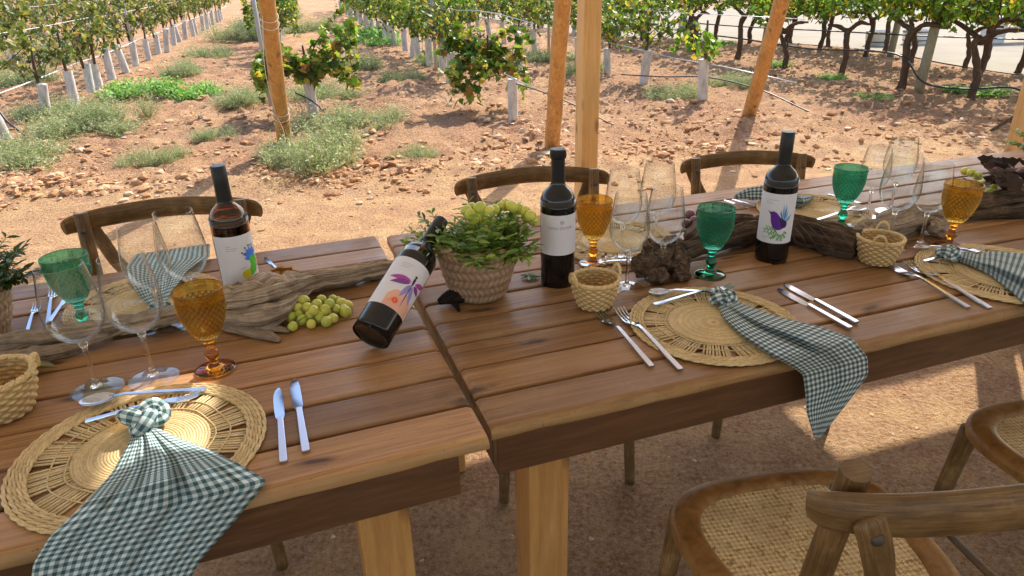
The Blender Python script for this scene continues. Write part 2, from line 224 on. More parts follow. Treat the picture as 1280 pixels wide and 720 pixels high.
# ------------------------------------------------------------------ mesh builder
class MB:
    def __init__(s): s.v=[];s.f=[];s.c=[];s.uv=[]
    def add(s,vs,fs,col=(1,1,1),uvs=None):
        b=len(s.v); s.v+= [tuple(x) for x in vs]
        for k,f in enumerate(fs):
            s.f.append(tuple(b+i for i in f)); s.c.append(col if not isinstance(col,list) else col[k]); s.uv.append(uvs[k] if uvs else None)
    def box(s,c,d,rz=0,col=(1,1,1),M4=None):
        x,y,z=d[0]/2,d[1]/2,d[2]/2; vs=[Vector((a*x,b*y,e*z)) for a in(-1,1) for b in(-1,1) for e in(-1,1)]
        R=Matrix.Rotation(rz,3,'Z') if M4 is None else M4
        vs=[R@v+Vector(c) for v in vs]
        s.add(vs,[(0,1,3,2),(4,6,7,5),(0,4,5,1),(2,3,7,6),(0,2,6,4),(1,5,7,3)],col)
    def tube(s,pts,rads,n=8,col=(1,1,1),closed=False,cap=True,flat=None,disp=None,up=(0,0,1)):
        pts=[Vector(p) for p in pts]; m=len(pts)
        if not hasattr(rads,'__len__'): rads=[rads]*m
        rings=[]; L=0; Ls=[]; prevN=None
        for i,p in enumerate(pts):
            if closed: tg=pts[(i+1)%m]-pts[i-1]
            else: tg=pts[min(i+1,m-1)]-pts[max(i-1,0)]
            tg.normalize()
            if i>0: L+=(pts[i]-pts[i-1]).length
            Ls.append(L)
            if prevN is None:
                a=Vector(up)
                if abs(tg.dot(a))>.95: a=Vector((1,0,0)) if abs(tg.x)<.9 else Vector((0,1,0))
                nrm=(a-tg*a.dot(tg)).normalized()
            else: nrm=(prevN-tg*prevN.dot(tg)).normalized()
            prevN=nrm; bn=tg.cross(nrm); ring=[]
            for k in range(n):
                th=2*PI*k/n; rr=rads[i]; fx,fy=(1,1) if flat is None else flat
                d=nrm*math.cos(th)*fx+bn*math.sin(th)*fy
                q=rr
                if disp: q=rr*(1+disp(p+d*rr,L,th))
                ring.append(p+d*q)
            rings.append(ring)
        vs=[v for r in rings for v in r]; fs=[];uvs=[]
        for i in range(m if closed else m-1):
            j=(i+1)%m
            for k in range(n):
                k2=(k+1)%n; fs.append((i*n+k,i*n+k2,j*n+k2,j*n+k))
                l2=Ls[j] if j else L; uvs.append(((Ls[i],k/n),(Ls[i],(k+1)/n),(l2,(k+1)/n),(l2,k/n)))
        if cap and not closed:
            fs.append(tuple(range(n-1,-1,-1))); uvs.append(tuple((.01*math.cos(2*PI*k/n),.3*math.sin(2*PI*k/n)) for k in range(n)))
            fs.append(tuple((m-1)*n+k for k in range(n))); uvs.append(uvs[-1])
        s.add(vs,fs,col,uvs)
    def lathe(s,prof,n=48,col=(1,1,1),disp=None,center=(0,0,0)):
        c=Vector(center); vs=[];fs=[];uvs=[]; ids=[]
        for i,(r,z) in enumerate(prof):
            if r<=1e-6: ids.append([len(vs)]*n); vs.append(c+Vector((0,0,z)))
            else:
                ids.append(list(range(len(vs),len(vs)+n)))
                for k in range(n):
                    th=2*PI*k/n; q=r+(disp(i,th,r,z) if disp else 0); vs.append(c+Vector((q*math.cos(th),q*math.sin(th),z)))
        for i in range(len(prof)-1):
            for k in range(n):
                k2=(k+1)%n; q=[ids[i][k],ids[i][k2],ids[i+1][k2],ids[i+1][k]]; u=[(k/n,prof[i][1]),((k+1)/n,prof[i][1]),((k+1)/n,prof[i+1][1]),(k/n,prof[i+1][1])]
                qq=[];uu=[]
                for a,b in zip(q,u):
                    if a not in qq: qq.append(a);uu.append(b)
                if len(qq)>=3: fs.append(tuple(qq)); uvs.append(tuple(uu))
        s.add(vs,fs,col,uvs)
    def build(s,name,mat,parent=None,smooth=True,loc=None,rz=0,bevel=0,sub=0,solid=0,autos=None):
        me=bpy.data.meshes.new(name); me.from_pydata([tuple(v) for v in s.v],[],s.f)
        ca=me.color_attributes.new('Col','FLOAT_COLOR','CORNER'); buf=[]
        for f,c in zip(s.f,s.c): buf+= [c[0],c[1],c[2],1.]*len(f)
        ca.data.foreach_set('color',buf)
        if any(u is not None for u in s.uv):
            ul=me.uv_layers.new(name='UVMap'); b2=[]
            for f,u in zip(s.f,s.uv):
                for i in range(len(f)): b2+= list(u[i]) if u else [0,0]
            ul.data.foreach_set('uv',b2)
        me.materials.append(mat)
        if smooth: me.shade_smooth()
        if autos is not None:
            try: me.set_sharp_from_angle(angle=rad(autos))
            except Exception: pass
        me.update()
        o=bpy.data.objects.new(name,me); COL.objects.link(o)
        if parent: o.parent=parent
        if loc is not None: o.location=loc
        o.rotation_euler.z=rz
        if bevel:
            m=o.modifiers.new('bevel','BEVEL'); m.width=bevel; m.segments=2; m.limit_method='ANGLE'
        if sub: m=o.modifiers.new('sub','SUBSURF'); m.levels=sub; m.render_levels=sub
        if solid: m=o.modifiers.new('solid','SOLIDIFY'); m.thickness=solid; m.offset=0
        return o
def tag(o,label,cat,group=None,kind=None):
    if label: o['label']=label
    if cat: o['category']=cat
    if group: o['group']=group
    if kind: o['kind']=kind
    return o
def thing(name,label,cat,loc=(0,0,0),rz=0,group=None):
    o=bpy.data.objects.new(name,None); COL.objects.link(o); o.location=loc; o.rotation_euler=(0,0,rz); o.empty_display_size=.05
    return tag(o,label,cat,group)
def dup(o,parent=None,loc=None,rz=None,label=None,sc=None):
    c=o.copy(); COL.objects.link(c)
    if parent: c.parent=parent
    if loc is not None: c.location=loc
    if rz is not None: c.rotation_euler.z=rz
    if label: c['label']=label
    if sc is not None: c.scale=sc if hasattr(sc,'__len__') else (sc,)*3
    for ch in list(o.children): dup(ch,c)
    return c
def smooth_path(pts,n=6):
    pts=[Vector(p) for p in pts]; out=[]
    for i in range(len(pts)-1):
        p0=pts[max(i-1,0)];p1=pts[i];p2=pts[i+1];p3=pts[min(i+2,len(pts)-1)]
        for k in range(n):
            t=k/n; out.append(.5*((2*p1)+(p2-p0)*t+(2*p0-5*p1+4*p2-p3)*t*t+(3*p1-p0-3*p2+p3)*t**3))
    out.append(pts[-1]); return out
def interp(vals,m):
    out=[]; k=len(vals)-1
    for i in range(m):
        t=i/(m-1)*k; a=min(int(t),k-1); f=t-a; out.append(vals[a]*(1-f)+vals[a+1]*f)
    return out
def nz(x,y,z=0.): return noise.noise(Vector((x,y,z)))
# ------------------------------------------------------------------ ground
def in_road(x,y):
    # near edge of the pale road as a polyline x(y)
    E=[(5,10.5),(7.2,8.4),(9.1,7.0),(10.8,6.65),(12.6,6.6),(14.4,5.7),(15.6,4.4),(16.6,3.0),(18,1.8),(22,0.6),(30,-2)]
    if y<5: return -9
    for (a,b),(c,d) in zip(E,E[1:]):
        if a<=y<=c: return x-(b+(d-b)*(y-a)/(c-a))
    return x+2 if y>30 else -9
def till(x,y):
    b=5.0+.16*x+.25*nz(x*.7,y*.7,3)
    return max(0.,min(1.,(y-b)/.5))
def gz(x,y):
    t=till(x,y); rd=in_road(x,y); fl=max(0.,min(1.,(-rd)/.4)) if rd>-9 else 1.
    d=math.hypot(x,y)
    z=.006*nz(x*3,y*3)+.004*nz(x*11,y*11,5)
    z+=t*fl*(.05*nz(x*1.1,y*1.1,9)+.07*abs(nz(x*3.4,y*3.4,1))+.060*abs(nz(x*8,y*8,2))+.022*nz(x*19,y*19,4))
    # low rubble ridge where the tilled soil starts
    b=5.0+.16*x+.25*nz(x*.7,y*.7,3); z+=fl*.05*math.exp(-((y-b-.3)/.25)**2)*(.6+abs(nz(x*6,y*6,8)))
    if rd>-9 and fl<1: z=z*fl-.012*(1-fl)
    return z
def axis(lo,a,b,hi,st):
    xs=[];x=a
    while x<=b: xs.append(x); x+=st
    s=st; x=b
    up=[]
    while x<hi: s*=1.14; x+=s; up.append(x)
    s=st; x=a; dn=[]
    while x>lo: s*=1.14; x-=s; dn.append(x)
    return dn[::-1]+xs+up
gx=axis(-160,-7,8,160,.05); gy=axis(-60,1.0,13,300,.05)
vs=[(x,y,gz(x,y)) for y in gy for x in gx]; nx=len(gx)
fs=[(j*nx+i,j*nx+i+1,(j+1)*nx+i+1,(j+1)*nx+i) for j in range(len(gy)-1) for i in range(nx-1)]
me=bpy.data.meshes.new('ground'); me.from_pydata(vs,[],fs); me.materials.append(M['soil']); me.shade_smooth()
g=bpy.data.objects.new('ground',me); COL.objects.link(g); g['kind']='structure'
rd=MB(); E=[(5,10.5),(7.2,8.4),(9.1,7.0),(10.8,6.65),(12.6,6.6),(14.4,5.7),(15.6,4.4),(16.6,3.0),(18,1.8),(22,0.6),(30,-2)]
Es=smooth_path([(b,a,.004) for a,b in E],5)
for a,b in zip(Es,Es[1:]):
    rd.add([a,(90,a.y,.004),(90,b.y,.004),b],[(0,1,2,3)])
rd.build('road',M['road'],smooth=False)['kind']='structure'
# clods
ck=[]
bm=bmesh.new(); bmesh.ops.create_icosphere(bm,subdivisions=1,radius=1)
icv=[v.co.copy() for v in bm.verts]; icf=[tuple(v.index for v in f.verts) for f in bm.faces]; bm.free()
def clods(name,N,region,size,label):
    mb=MB(); rnd=random.Random(len(name)+N); k=0; tries=0
    while k<N and tries<N*8:
        tries+=1; x,y,ok=region(rnd)
        if not ok: continue
        s=size(rnd); z=gz(x,y); sd=rnd.random()*100
        sx,sy,sz=s*rnd.uniform(.6,1.5),s*rnd.uniform(.6,1.3),s*rnd.uniform(.35,.75); a=rnd.random()*6.28; ca,sa=math.cos(a),math.sin(a)
        v=[]
        for p in icv:
            q=p*(1+.95*noise.noise(p*1.9+Vector((sd,0,0)))); X,Y=q.x*sx,q.y*sy; v.append((x+X*ca-Y*sa,y+X*sa+Y*ca,z+q.z*sz+sz*.15))
        tt=rnd.random(); base=[(.42,.21,.10),(.54,.31,.155),(.60,.39,.21),(.70,.52,.34)][min(3,int(tt*tt*4.4))]
        j=rnd.uniform(.85,1.12); mb.add(v,icf,tuple(c*j for c in base)); k+=1
    o=mb.build(name,M['clod'],smooth=False); tag(o,label,'stones',kind='stuff')
def reg_till(r):
    y=4.6+(r.random()**1.6)*11; x=r.uniform(-.62*y-1.2,.72*y+.6)
    return x,y,(till(x,y)>.3 and in_road(x,y)<-.1 and nz(x*.9,y*.9,7)+.25*nz(x*3,y*3)>r.uniform(-.45,.35))
def reg_ridge(r):
    x=r.uniform(-5,6.5); y=5.0+.16*x+.25*nz(x*.7,5*.7,3)+r.gauss(.3,.28); return x,y,nz(x*1.5,y*1.5,4)>r.uniform(-.4,.3)
def reg_near(r):
    x=r.uniform(-3.5,4.5); y=r.uniform(.9,5.6); return x,y,True
clods('soil_clods',13000,reg_till,lambda r:.007+.040*r.random()**6,'loose broken clods and stones on the tilled red vineyard soil')
clods('rubble',2600,reg_ridge,lambda r:.006+.030*r.random()**3.5,'low ridge of stony rubble where the vineyard soil begins')
clods('gravel',5200,reg_near,lambda r:.0025+.008*r.random()**3,'fine gravel and pebbles on the sandy ground around the tables')
# ------------------------------------------------------------------ tables
A1=rad(19.7); A2=rad(18.7)
LC=Vector((-.040,.846)); RC=Vector((-.037,.869))
d1=Vector((math.cos(A1),math.sin(A1))); n1_=Vector((-d1.y,d1.x)); d2=Vector((math.cos(A2),math.sin(A2))); n2_=Vector((-d2.y,d2.x))
def table(label,corner,ang,side,W,pw,L,leg_in):
    # local x along the table from the corner (side=+1 to the right, -1 to the left), y to the back
    t=thing('dining_table',label,'table',(corner.x,corner.y,0),ang,'wooden dining tables set end to end')
    mb=MB(); rnd=random.Random(int(L*10)+side); y=0; i=0
    npl=10; g=.0065; TH=.024
    for i in range(npl):
        y0=i*pw+(g/2 if i else 0); y1=(i+1)*pw-g/2
        xa=0+rnd.uniform(-.002,.003); xs=[xa+side*0 if side>0 else -L, L if side>0 else -xa]
        n=30; c=(rnd.random(),rnd.random(),rnd.random()); dz=rnd.uniform(-.0012,.0012)
        rr=.0045
        prof=[(y0,-TH),(y0,-rr),(y0+rr*.3,-rr*.3),(y0+rr,0),(y0+rr+.002,0),(y1-rr-.002,0),(y1-rr,0),(y1-rr*.3,-rr*.3),(y1,-rr),(y1,-TH)]
        if i==0: prof=[(y0+.004,-TH),(y0,-TH+.006),(y0,-.009),(y0+.004,-.003),(y0+.013,0),(y0+.016,0),(y1-rr-.002,0),(y1-rr,0),(y1-rr*.3,-rr*.3),(y1,-rr),(y1,-TH)]
        rings=[]; steps=[0,.003,.008]+[.03+(L-.06)*k/50 for k in range(51)]+[L-.008,L-.003,L]
        for q,sx in enumerate(steps):
            X=sx*side; e=min(sx,L-sx); dr=0 if e>.0079 else (.008-e)*.5
            wob=.0016*nz(sx*7,i*5.) ; wb2=.0012*nz(sx*9,i*5.+2)
            ring=[(X,yy+(wob if yy<(y0+y1)/2 else wb2)+(.0025*nz(sx*13,zz*60,i) if i==0 and yy<y0+.006 else 0),.75+zz+dz-(dr if zz>-.01 else 0)) for yy,zz in prof]
            rings.append(ring)
        m=len(prof); vs=[v for r in rings for v in r]; f=[]
        for q in range(len(rings)-1):
            for k in range(m): k2=(k+1)%m; f.append((q*m+k,q*m+k2,(q+1)*m+k2,(q+1)*m+k) if side<0 else (q*m+k,(q+1)*m+k,(q+1)*m+k2,q*m+k2))
        f.append(tuple(range(m)) if side<0 else tuple(range(m-1,-1,-1))); f.append(tuple((len(rings)-1)*m+k for k in (range(m-1,-1,-1) if side<0 else range(m))))
        mb.add(vs,f,c)
    mb.build('tabletop',M['table'],t,autos=40)
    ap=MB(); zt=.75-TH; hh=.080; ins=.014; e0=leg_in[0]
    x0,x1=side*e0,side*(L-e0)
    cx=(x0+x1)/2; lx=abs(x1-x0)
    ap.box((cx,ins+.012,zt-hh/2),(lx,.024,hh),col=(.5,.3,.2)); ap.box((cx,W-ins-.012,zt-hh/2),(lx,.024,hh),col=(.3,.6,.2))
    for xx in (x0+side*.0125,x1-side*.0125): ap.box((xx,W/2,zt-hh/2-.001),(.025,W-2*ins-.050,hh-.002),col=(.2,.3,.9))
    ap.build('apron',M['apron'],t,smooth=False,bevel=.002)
    for xx in (leg_in[1],L-leg_in[1]):
        for yy in (ins+.026+.04,W-ins-.026-.04):
            l=MB(); l.box((0,0,(zt-.02)/2),(leg_in[2],.078,zt-.02)); l.build('leg',M['leg'],t,smooth=False,loc=(xx*side,yy,0),bevel=.003)
    return t
table('brown plank table nearer the left, under the tilted dragonfly bottle',LC,A1,-1,.970,.0970,2.6,(.045,.165,.080))
table('brown plank table on the right, under the two upright dark wine bottles',RC,A2,1,.930,.0930,2.7,(.012,.112,.075))
# ------------------------------------------------------------------ chairs
def make_chair(label):
    t=thing('crossback_chair',label,'chair',group='wooden cross-back chairs around the tables')
    # seat outline (front +y)
    def outline(off,n=64):
        pts=[]
        for k in range(n):
            th=2*PI*k/n; c,s_=math.cos(th),math.sin(th); e=.62
            x=abs(c)**e*(1 if c>0 else -1); y=abs(s_)**e*(1 if s_>0 else -1)
            w=.215+ .022*y; pts.append(Vector((x*(w-off),y*(.212-off),0)))
        return pts
    o1,o2=outline(0),outline(.047); n=len(o1); mb=MB(); vs=[]
    prof=[(0,-.030),(-.002,-.015),(0,-.004),(.006,.001),(.024,.003),(.041,.001),(.047,-.004),(.047,-.030)]
    for off,z in prof:
        vs+=[p+Vector((0,0,.465+z)) for p in outline(off)]
    m=len(prof); fs=[(j*n+k,j*n+(k+1)%n,((j+1)%m)*n+(k+1)%n,((j+1)%m)*n+k) for j in range(m) for k in range(n)]
    mb.add(vs,fs); mb.build('seat_frame',M['chair_seat'],t,autos=50)
    mb=MB(); vs=[];rings=[.044,.075,.12,.17,.205]
    for q,off in enumerate(rings): vs+=[p+Vector((0,0,.459-.006*math.sin(PI/2*q/4))) for p in outline(off)]
    fs=[(j*n+k,j*n+(k+1)%n,(j+1)*n+(k+1)%n,(j+1)*n+k) for j in range(len(rings)-1) for k in range(n)]; fs.append(tuple(4*n+k for k in range(n)))
    mb.add(vs,fs); mb.build('woven_seat',M['rattan'],t)
    for sx in (-1,1):
        mb=MB(); mb.tube(smooth_path([(sx*.200,.195,0),(sx*.188,.180,.25),(sx*.178,.165,.436)],5),interp([.0155,.018,.021],11),12); mb.build('front_leg',M['chair'],t)
        mb=MB(); pth=smooth_path([(sx*.205,-.275,0),(sx*.190,-.225,.24),(sx*.186,-.205,.46),(sx*.192,-.228,.66),(sx*.198,-.264,.884)],6); mb.tube(pth,interp([.016,.0185,.020,.018,.0165],len(pth)),14); mb.build('back_leg',M['chair'],t,autos=50)
        mb=MB(); pth=smooth_path([(sx*.208,-.306,.858),(sx*.200,-.310,.838),(sx*.180,-.306,.79),(sx*.135,-.280,.71),(sx*.02,-.246-.006*sx,.60),(-sx*.10,-.222,.475)],6); mb.tube(pth,[.010,.015]+[.0175]*(len(pth)-2),12,flat=(.42,1.1),up=(0,1,0)); mb.build('cross_slat',M['chair'],t,autos=60)
        mb=MB(); mb.lathe([(0,.004),(.004,.0038),(.0072,.002),(.008,0),(.008,-.002)],14); r=mb.build('rivet',M['rivet'],t); r.location=(sx*.197,-.239,.842); r.rotation_euler=(rad(-80),0,0)
        mb=MB(); mb.lathe([(0,.004),(.004,.0038),(.0072,.002),(.008,0),(.008,-.002)],14); r=mb.build('rivet',M['rivet'],t); r.location=(sx*.200,-.3172,.836); r.rotation_euler=(rad(88),0,sx*rad(12))
    mb=MB(); pth=smooth_path([(-.246,-.262,.846),(-.228,-.283,.850),(-.15,-.312,.856),(0,-.330,.862),(.15,-.312,.856),(.228,-.283,.850),(.246,-.262,.846)],7)
    rr=interp([.019,.026,.029,.030,.029,.026,.019],len(pth)); mb.tube(pth,rr,18,flat=(.94,.40)); mb.build('top_rail',M['chair'],t,autos=50)
    mb=MB(); pth=smooth_path([(-.190,.175,.20),(-.12,.06,.30),(0,0,.335),(.12,.06,.30),(.190,.175,.20)],6); mb.tube(pth,.010,8); mb.build('stretcher',M['chair'],t)
    mb=MB(); pth=smooth_path([(-.190,-.225,.20),(-.12,-.10,.30),(0,-.04,.315),(.12,-.10,.30),(.190,-.225,.20)],6); mb.tube(pth,.010,8); mb.build('stretcher',M['chair'],t)
    for sx in (-1,1):
        mb=MB(); mb.tube([(sx*.193,-.23,.17),(sx*.195,.185,.17)],.009,8); mb.build('stretcher',M['chair'],t)
    return t
def R2(v,a): return Vector((v[0]*math.cos(a)-v[1]*math.sin(a),v[0]*math.sin(a)+v[1]*math.cos(a)))
ch0=make_chair('cross-back chair in the foreground, its back towards the camera at the lower right')
O=Vector((.368,.590))-R2((-.198,-.266),rad(10)); ch0.location=(O.x,O.y,0); ch0.rotation_euler.z=rad(10)
def chair_at(railc,ang,label,s=1.0):   # ang = direction the rail runs; far chairs face the camera
    a=ang+PI; o=Vector(railc)-R2((0,-.31*s),a); return dup(ch0,loc=(o.x,o.y,0),rz=a,label=label,sc=s)
dup(ch0,loc=(1.215,1.115,0),rz=rad(8),label='cross-back chair at the right edge, only part of its woven seat showing')
chair_at(bp(209,262,.86*.97).xy,rad(13),'cross-back chair on the far side, behind the brown bottle at left',.97)
chair_at(bp(663,221,.86*.95).xy,rad(10),'cross-back chair on the far side, behind the plain-label bottle',.95)
chair_at(bp(930,196,.86*.93).xy,rad(4),'cross-back chair on the far side, behind the bird-label bottle',.92)
# ------------------------------------------------------------------ pergola
def wpost(name,label,x,y,z1,wd,rz):
    mb=MB(); mb.box((0,0,z1/2-.1),(wd,wd,z1+.2)); o=mb.build(name,M['post'],None,smooth=False,loc=(x,y,0),rz=rz,bevel=.006); return tag(o,label,'post')
RH=2.62
wpost('pergola_post','square pale wooden post standing behind the middle far chair',.425,3.72,RH,.098,rad(17))
wpost('pergola_post','square orange wooden post at the extreme right edge beyond the table',2.22,2.92,RH,.1,rad(17))
def pole(px0,px1,ytop,label,r=.066):
    B=bp(*px0,z=0); 
    # choose the top x so the pole passes through the second sighting
    lo_,hi_=B.x-4,B.x+4
    for _ in range(60):
        mid=(lo_+hi_)/2; T=Vector((mid,ytop,RH)); best=None
        for k in range(200):
            P=B.lerp(T,k/199); q=pr(P)
            if q[1]<=px1[1]: best=q; break
        if best is None or best[0]<px1[0]: lo_=mid
        else: hi_=mid
    T=Vector(((lo_+hi_)/2,ytop,RH)); mb=MB(); N=24
    B2=B-(T-B)*.06
    pts=[B2.lerp(T,k/N)+Vector((.006*nz(k*.5,B.x),.006*nz(k*.5,B.x,4),0)) for k in range(N+1)]
    mb.tube(pts,[r*(1-.15*k/N)*(1+.05*nz(k*.9,B.x,2)) for k in range(N+1)],14); o=mb.build('support_pole',M['pole'])
    tag(o,label,'pole','leaning round poles bracing the pergola'); return B,T
PB,PT=pole((357,187),(333,0),4.35,'round leaning wooden pole at left with white string tied round it')
pole((690,187),(703,0),4.45,'round leaning wooden pole just left of the square post')
pole((935,147),(978,0),4.95,'round wooden pole at right, leaning most strongly to the right',.07)
mb=MB()
for k,f in enumerate((.13,.15,.42,.44)):
    c=PB.lerp(PT,f); ax=(PT-PB).normalized(); a=ax.orthogonal().normalized(); b=ax.cross(a); q=[c+(a*math.cos(2*PI*i/16)+b*math.sin(2*PI*i/16))*.068+ax*(.01*math.sin(2*PI*i/16)) for i in range(16)]
    mb.tube(q,.0025,6,closed=True)
a0=PB.lerp(PT,.44)+Vector((-.02,-.07,0)); a1=PB.lerp(PT,.14)+Vector((-.02,-.075,0))
mb.tube(smooth_path([a0,a0.lerp(a1,.5)+Vector((-.03,-.02,0)),a1],6),.0025,6); mb.tube(smooth_path([a1,a1+Vector((.05,-.03,-.12)),a1+Vector((.06,-.05,-.25))],5),.002,6)
tag(mb.build('string',M['string']),'white string looped round the leaning pole at left','string')
# unseen roof on beams; panels and gap shaped for shade and sun patches
ra=rad(17.8); rdx=Vector((math.cos(ra),math.sin(ra))); rny=Vector((-rdx.y,rdx.x)); RO=Vector((.425,3.80))
def roof_pt(u,v,z): p=RO+rdx*u-rny*v; return Vector((p.x,p.y,z))
for k,v in enumerate((-.12,4.2,8.5)):
    c=roof_pt(0,v,RH+.025); mb=MB(); mb.box((0,0,0),(19,.07,.05)); tag(mb.build('roof_beam',M['post'],None,smooth=False,loc=c,rz=ra),['front roof beam resting on the square posts behind the chairs','middle roof beam running above the tables','rear roof beam behind the camera'][k],'beam')
mats=[(-9.4,-7.4,-.18,8.6),(-7.4,-5.8,-.18,8.6),(-5.8,-4.3,-.18,8.6),(-4.3,-2.75,-.18,8.6),(-2.75,-1.3,-.18,8.6),(-1.3,-.31,-.18,8.6),(-.31,-.15,-.18,.86),(-.31,-.15,1.16,8.6),(-.15,1.3,-.18,8.6),(1.3,2.1,-.18,8.6),(2.1,3.8,.18,8.6),(3.8,5.4,.18,8.6),(5.4,7.4,.18,8.6),(7.4,9.4,.18,8.6)]
for k,(a,b,va,vb) in enumerate(mats):
    mb=MB(); L=vb-va; mb.box((0,0,0),(b-a+.02,L,.008)); tag(mb.build('shade_panel',M['cane'],None,smooth=False,loc=roof_pt((a+b)/2,(va+vb)/2,RH+.058+.009*(k%2)),rz=ra),'pale canvas shade panel stretched across the roof beams above the tables','canvas panel','canvas shade panels on the roof')
# ------------------------------------------------------------------ bottles
def bottle_profile(lip=False):
    p=[(0,.004),(.022,.003),(.033,.0),(.0365,.004),(.0375,.012),(.0378,.18),(.0372,.192),(.0345,.203),(.0285,.213),(.021,.220),(.0165,.226),(.0148,.236),(.0140,.26),(.0138,.298)]
    return p
def refine(prof,n=3):
    out=[]
    P=[Vector((a,b,0)) for a,b in prof]
    for i in range(len(P)-1):
        p0=P[max(i-1,0)];p1=P[i];p2=P[i+1];p3=P[min(i+2,len(P)-1)]
        for k in range(n):
            t=k/n; q=.5*((2*p1)+(p2-p0)*t+(2*p0-5*p1+4*p2-p3)*t*t+(3*p1-p0-3*p2+p3)*t**3); out.append((max(q.x,0),q.y))
    out.append(prof[-1]); return out
def cyl(mb,u,z,R): pass
def wrap(bmm,R,name,mat,parent,face):
    # bend a flat bmesh (x=arc length, y=height) round the bottle
    x=-.06
    while x<.06:
        bmesh.ops.bisect_plane(bmm,geom=bmm.verts[:]+bmm.edges[:]+bmm.faces[:],plane_co=(x,0,0),plane_no=(1,0,0)); x+=.003
    for v in bmm.verts:
        a=v.co.x/R+face; v.co=Vector((R*math.cos(a),R*math.sin(a),v.co.y))
    me=bpy.data.meshes.new(name); bmm.to_mesh(me); bmm.free(); me.materials.append(mat)
    o=bpy.data.objects.new(name,me); COL.objects.link(o); o.parent=parent; return o
def shape(bmm,pts):
    vs=[bmm.verts.new((x,y,0)) for x,y in pts]; f=bmm.faces.new(vs)
def text_bm(txt,size,x,y,align='CENTER'):
    cu=bpy.data.curves.new('t','FONT'); cu.body=txt; cu.size=size; cu.align_x=align; cu.resolution_u=2
    ob=bpy.data.objects.new('t',cu); COL.objects.link(ob); dg=bpy.context.evaluated_depsgraph_get(); me=bpy.data.meshes.new_from_object(ob.evaluated_get(dg))
    b=bmesh.new(); b.from_mesh(me); bpy.data.objects.remove(ob); bpy.data.meshes.remove(me)
    for v in b.verts: v.co.x+=x; v.co.y+=y; v.co.z=0
    return b
def blob(cx,cy,rx,ry,rot=0,n=16,j=0,sd=0):
    o=[]
    for k in range(n):
        th=2*PI*k/n; q=1+j*nz(math.cos(th)*2+sd,math.sin(th)*2,sd); x=rx*math.cos(th)*q; y=ry*math.sin(th)*q; o.append((cx+x*math.cos(rot)-y*math.sin(rot),cy+x*math.sin(rot)+y*math.cos(rot)))
    return o
def leafshape(x0,y0,x1,y1,w,n=7):
    d=Vector((x1-x0,y1-y0)); L=d.length; d/=L; p=Vector((-d.y,d.x)); a=[];b=[]
    for k in range(1,n):
        t=k/n; ww=w*math.sin(PI*t**.8); c=Vector((x0,y0))+d*L*t; a.append(tuple(c+p*ww)); b.append(tuple(c-p*ww))
    return [(x0,y0)]+a+[(x1,y1)]+b[::-1]
def make_bottle(label,glassmat,lz0,lz1,art,face,wine=None,lip=False,halfw=.052,name='wine_bottle'):
    t=thing(name,label,'bottle',group='wine bottles on the tables')
    b=MB(); pf=refine(bottle_profile(),3)
    if wine: pf=pf+[(.0128,.298)]+[(max(r-.0028,.0008),z+.002) for r,z in pf[::-1] if z>.006]+[(0,.008)]
    b.lathe(pf,56); b.build('bottle_glass',glassmat,t)
    if wine:
        b=MB(); b.lathe([(0,.010),(.030,.010),(.0345,.014),(.0345,wine),(0,wine)],40); b.build('wine',M['wine'],t,autos=40)
    b=MB(); 
    if lip: pf=[(.0153,.222),(.0150,.236),(.0146,.262),(.0145,.281),(.0172,.283),(.0178,.288),(.0172,.299),(.0145,.3015),(0,.302)]
    else: pf=[(.0158,.224),(.0152,.238),(.0147,.262),(.0147,.300),(.0138,.3015),(0,.302)]
    b.lathe(pf,40); b.build('capsule',M['cap'],t,autos=35)
    R=.0383; b=MB(); N=28; vs=[]
    for z in (lz0,lz1):
        for k in range(N+1): a=face+(k/N*2-1)*halfw/R; vs.append((R*math.cos(a),R*math.sin(a),z))
    b.add(vs,[(k,k+1,N+1+k+1,N+1+k) for k in range(N)]); lab=b.build('label_paper',M['paper'],t)
    R2_=.0386; layer=0; AS={'art3':1.2}
    for mat,shs in art:
        if isinstance(shs,tuple): bmm=text_bm(*shs)
        else:
            bmm=bmesh.new()
            big=(max(p[1] for q in shs for p in q)-min(p[1] for q in shs for p in q))
            for s in shs: shape(bmm,[((x*1.22+.002) if mat!='ink_grey' and mat!='paper' and not lip else x,((y-.105)*1.22+.105 if y<.14 or big>.02 else y) if mat not in ('ink_grey','paper','ink_peach') and not lip else y) for x,y in s])
        o=wrap(bmm,R2_+.00008*layer,'label_print',M[mat],lab,face); layer+=1
    return t
def tline(x,y,w,h=.0007): return [(x,y),(x+w,y),(x+w,y+h),(x,y+h)]
rr_=random.Random(3)
def smalltext(x,y,ws,dy=.0045): 
    out=[]
    for i,wd in enumerate(ws):
        xx=x; 
        while xx<x+wd: l=rr_.uniform(.0015,.004); out.append(tline(xx,y-i*dy,l,.0009)); xx+=l+.0008
    return out
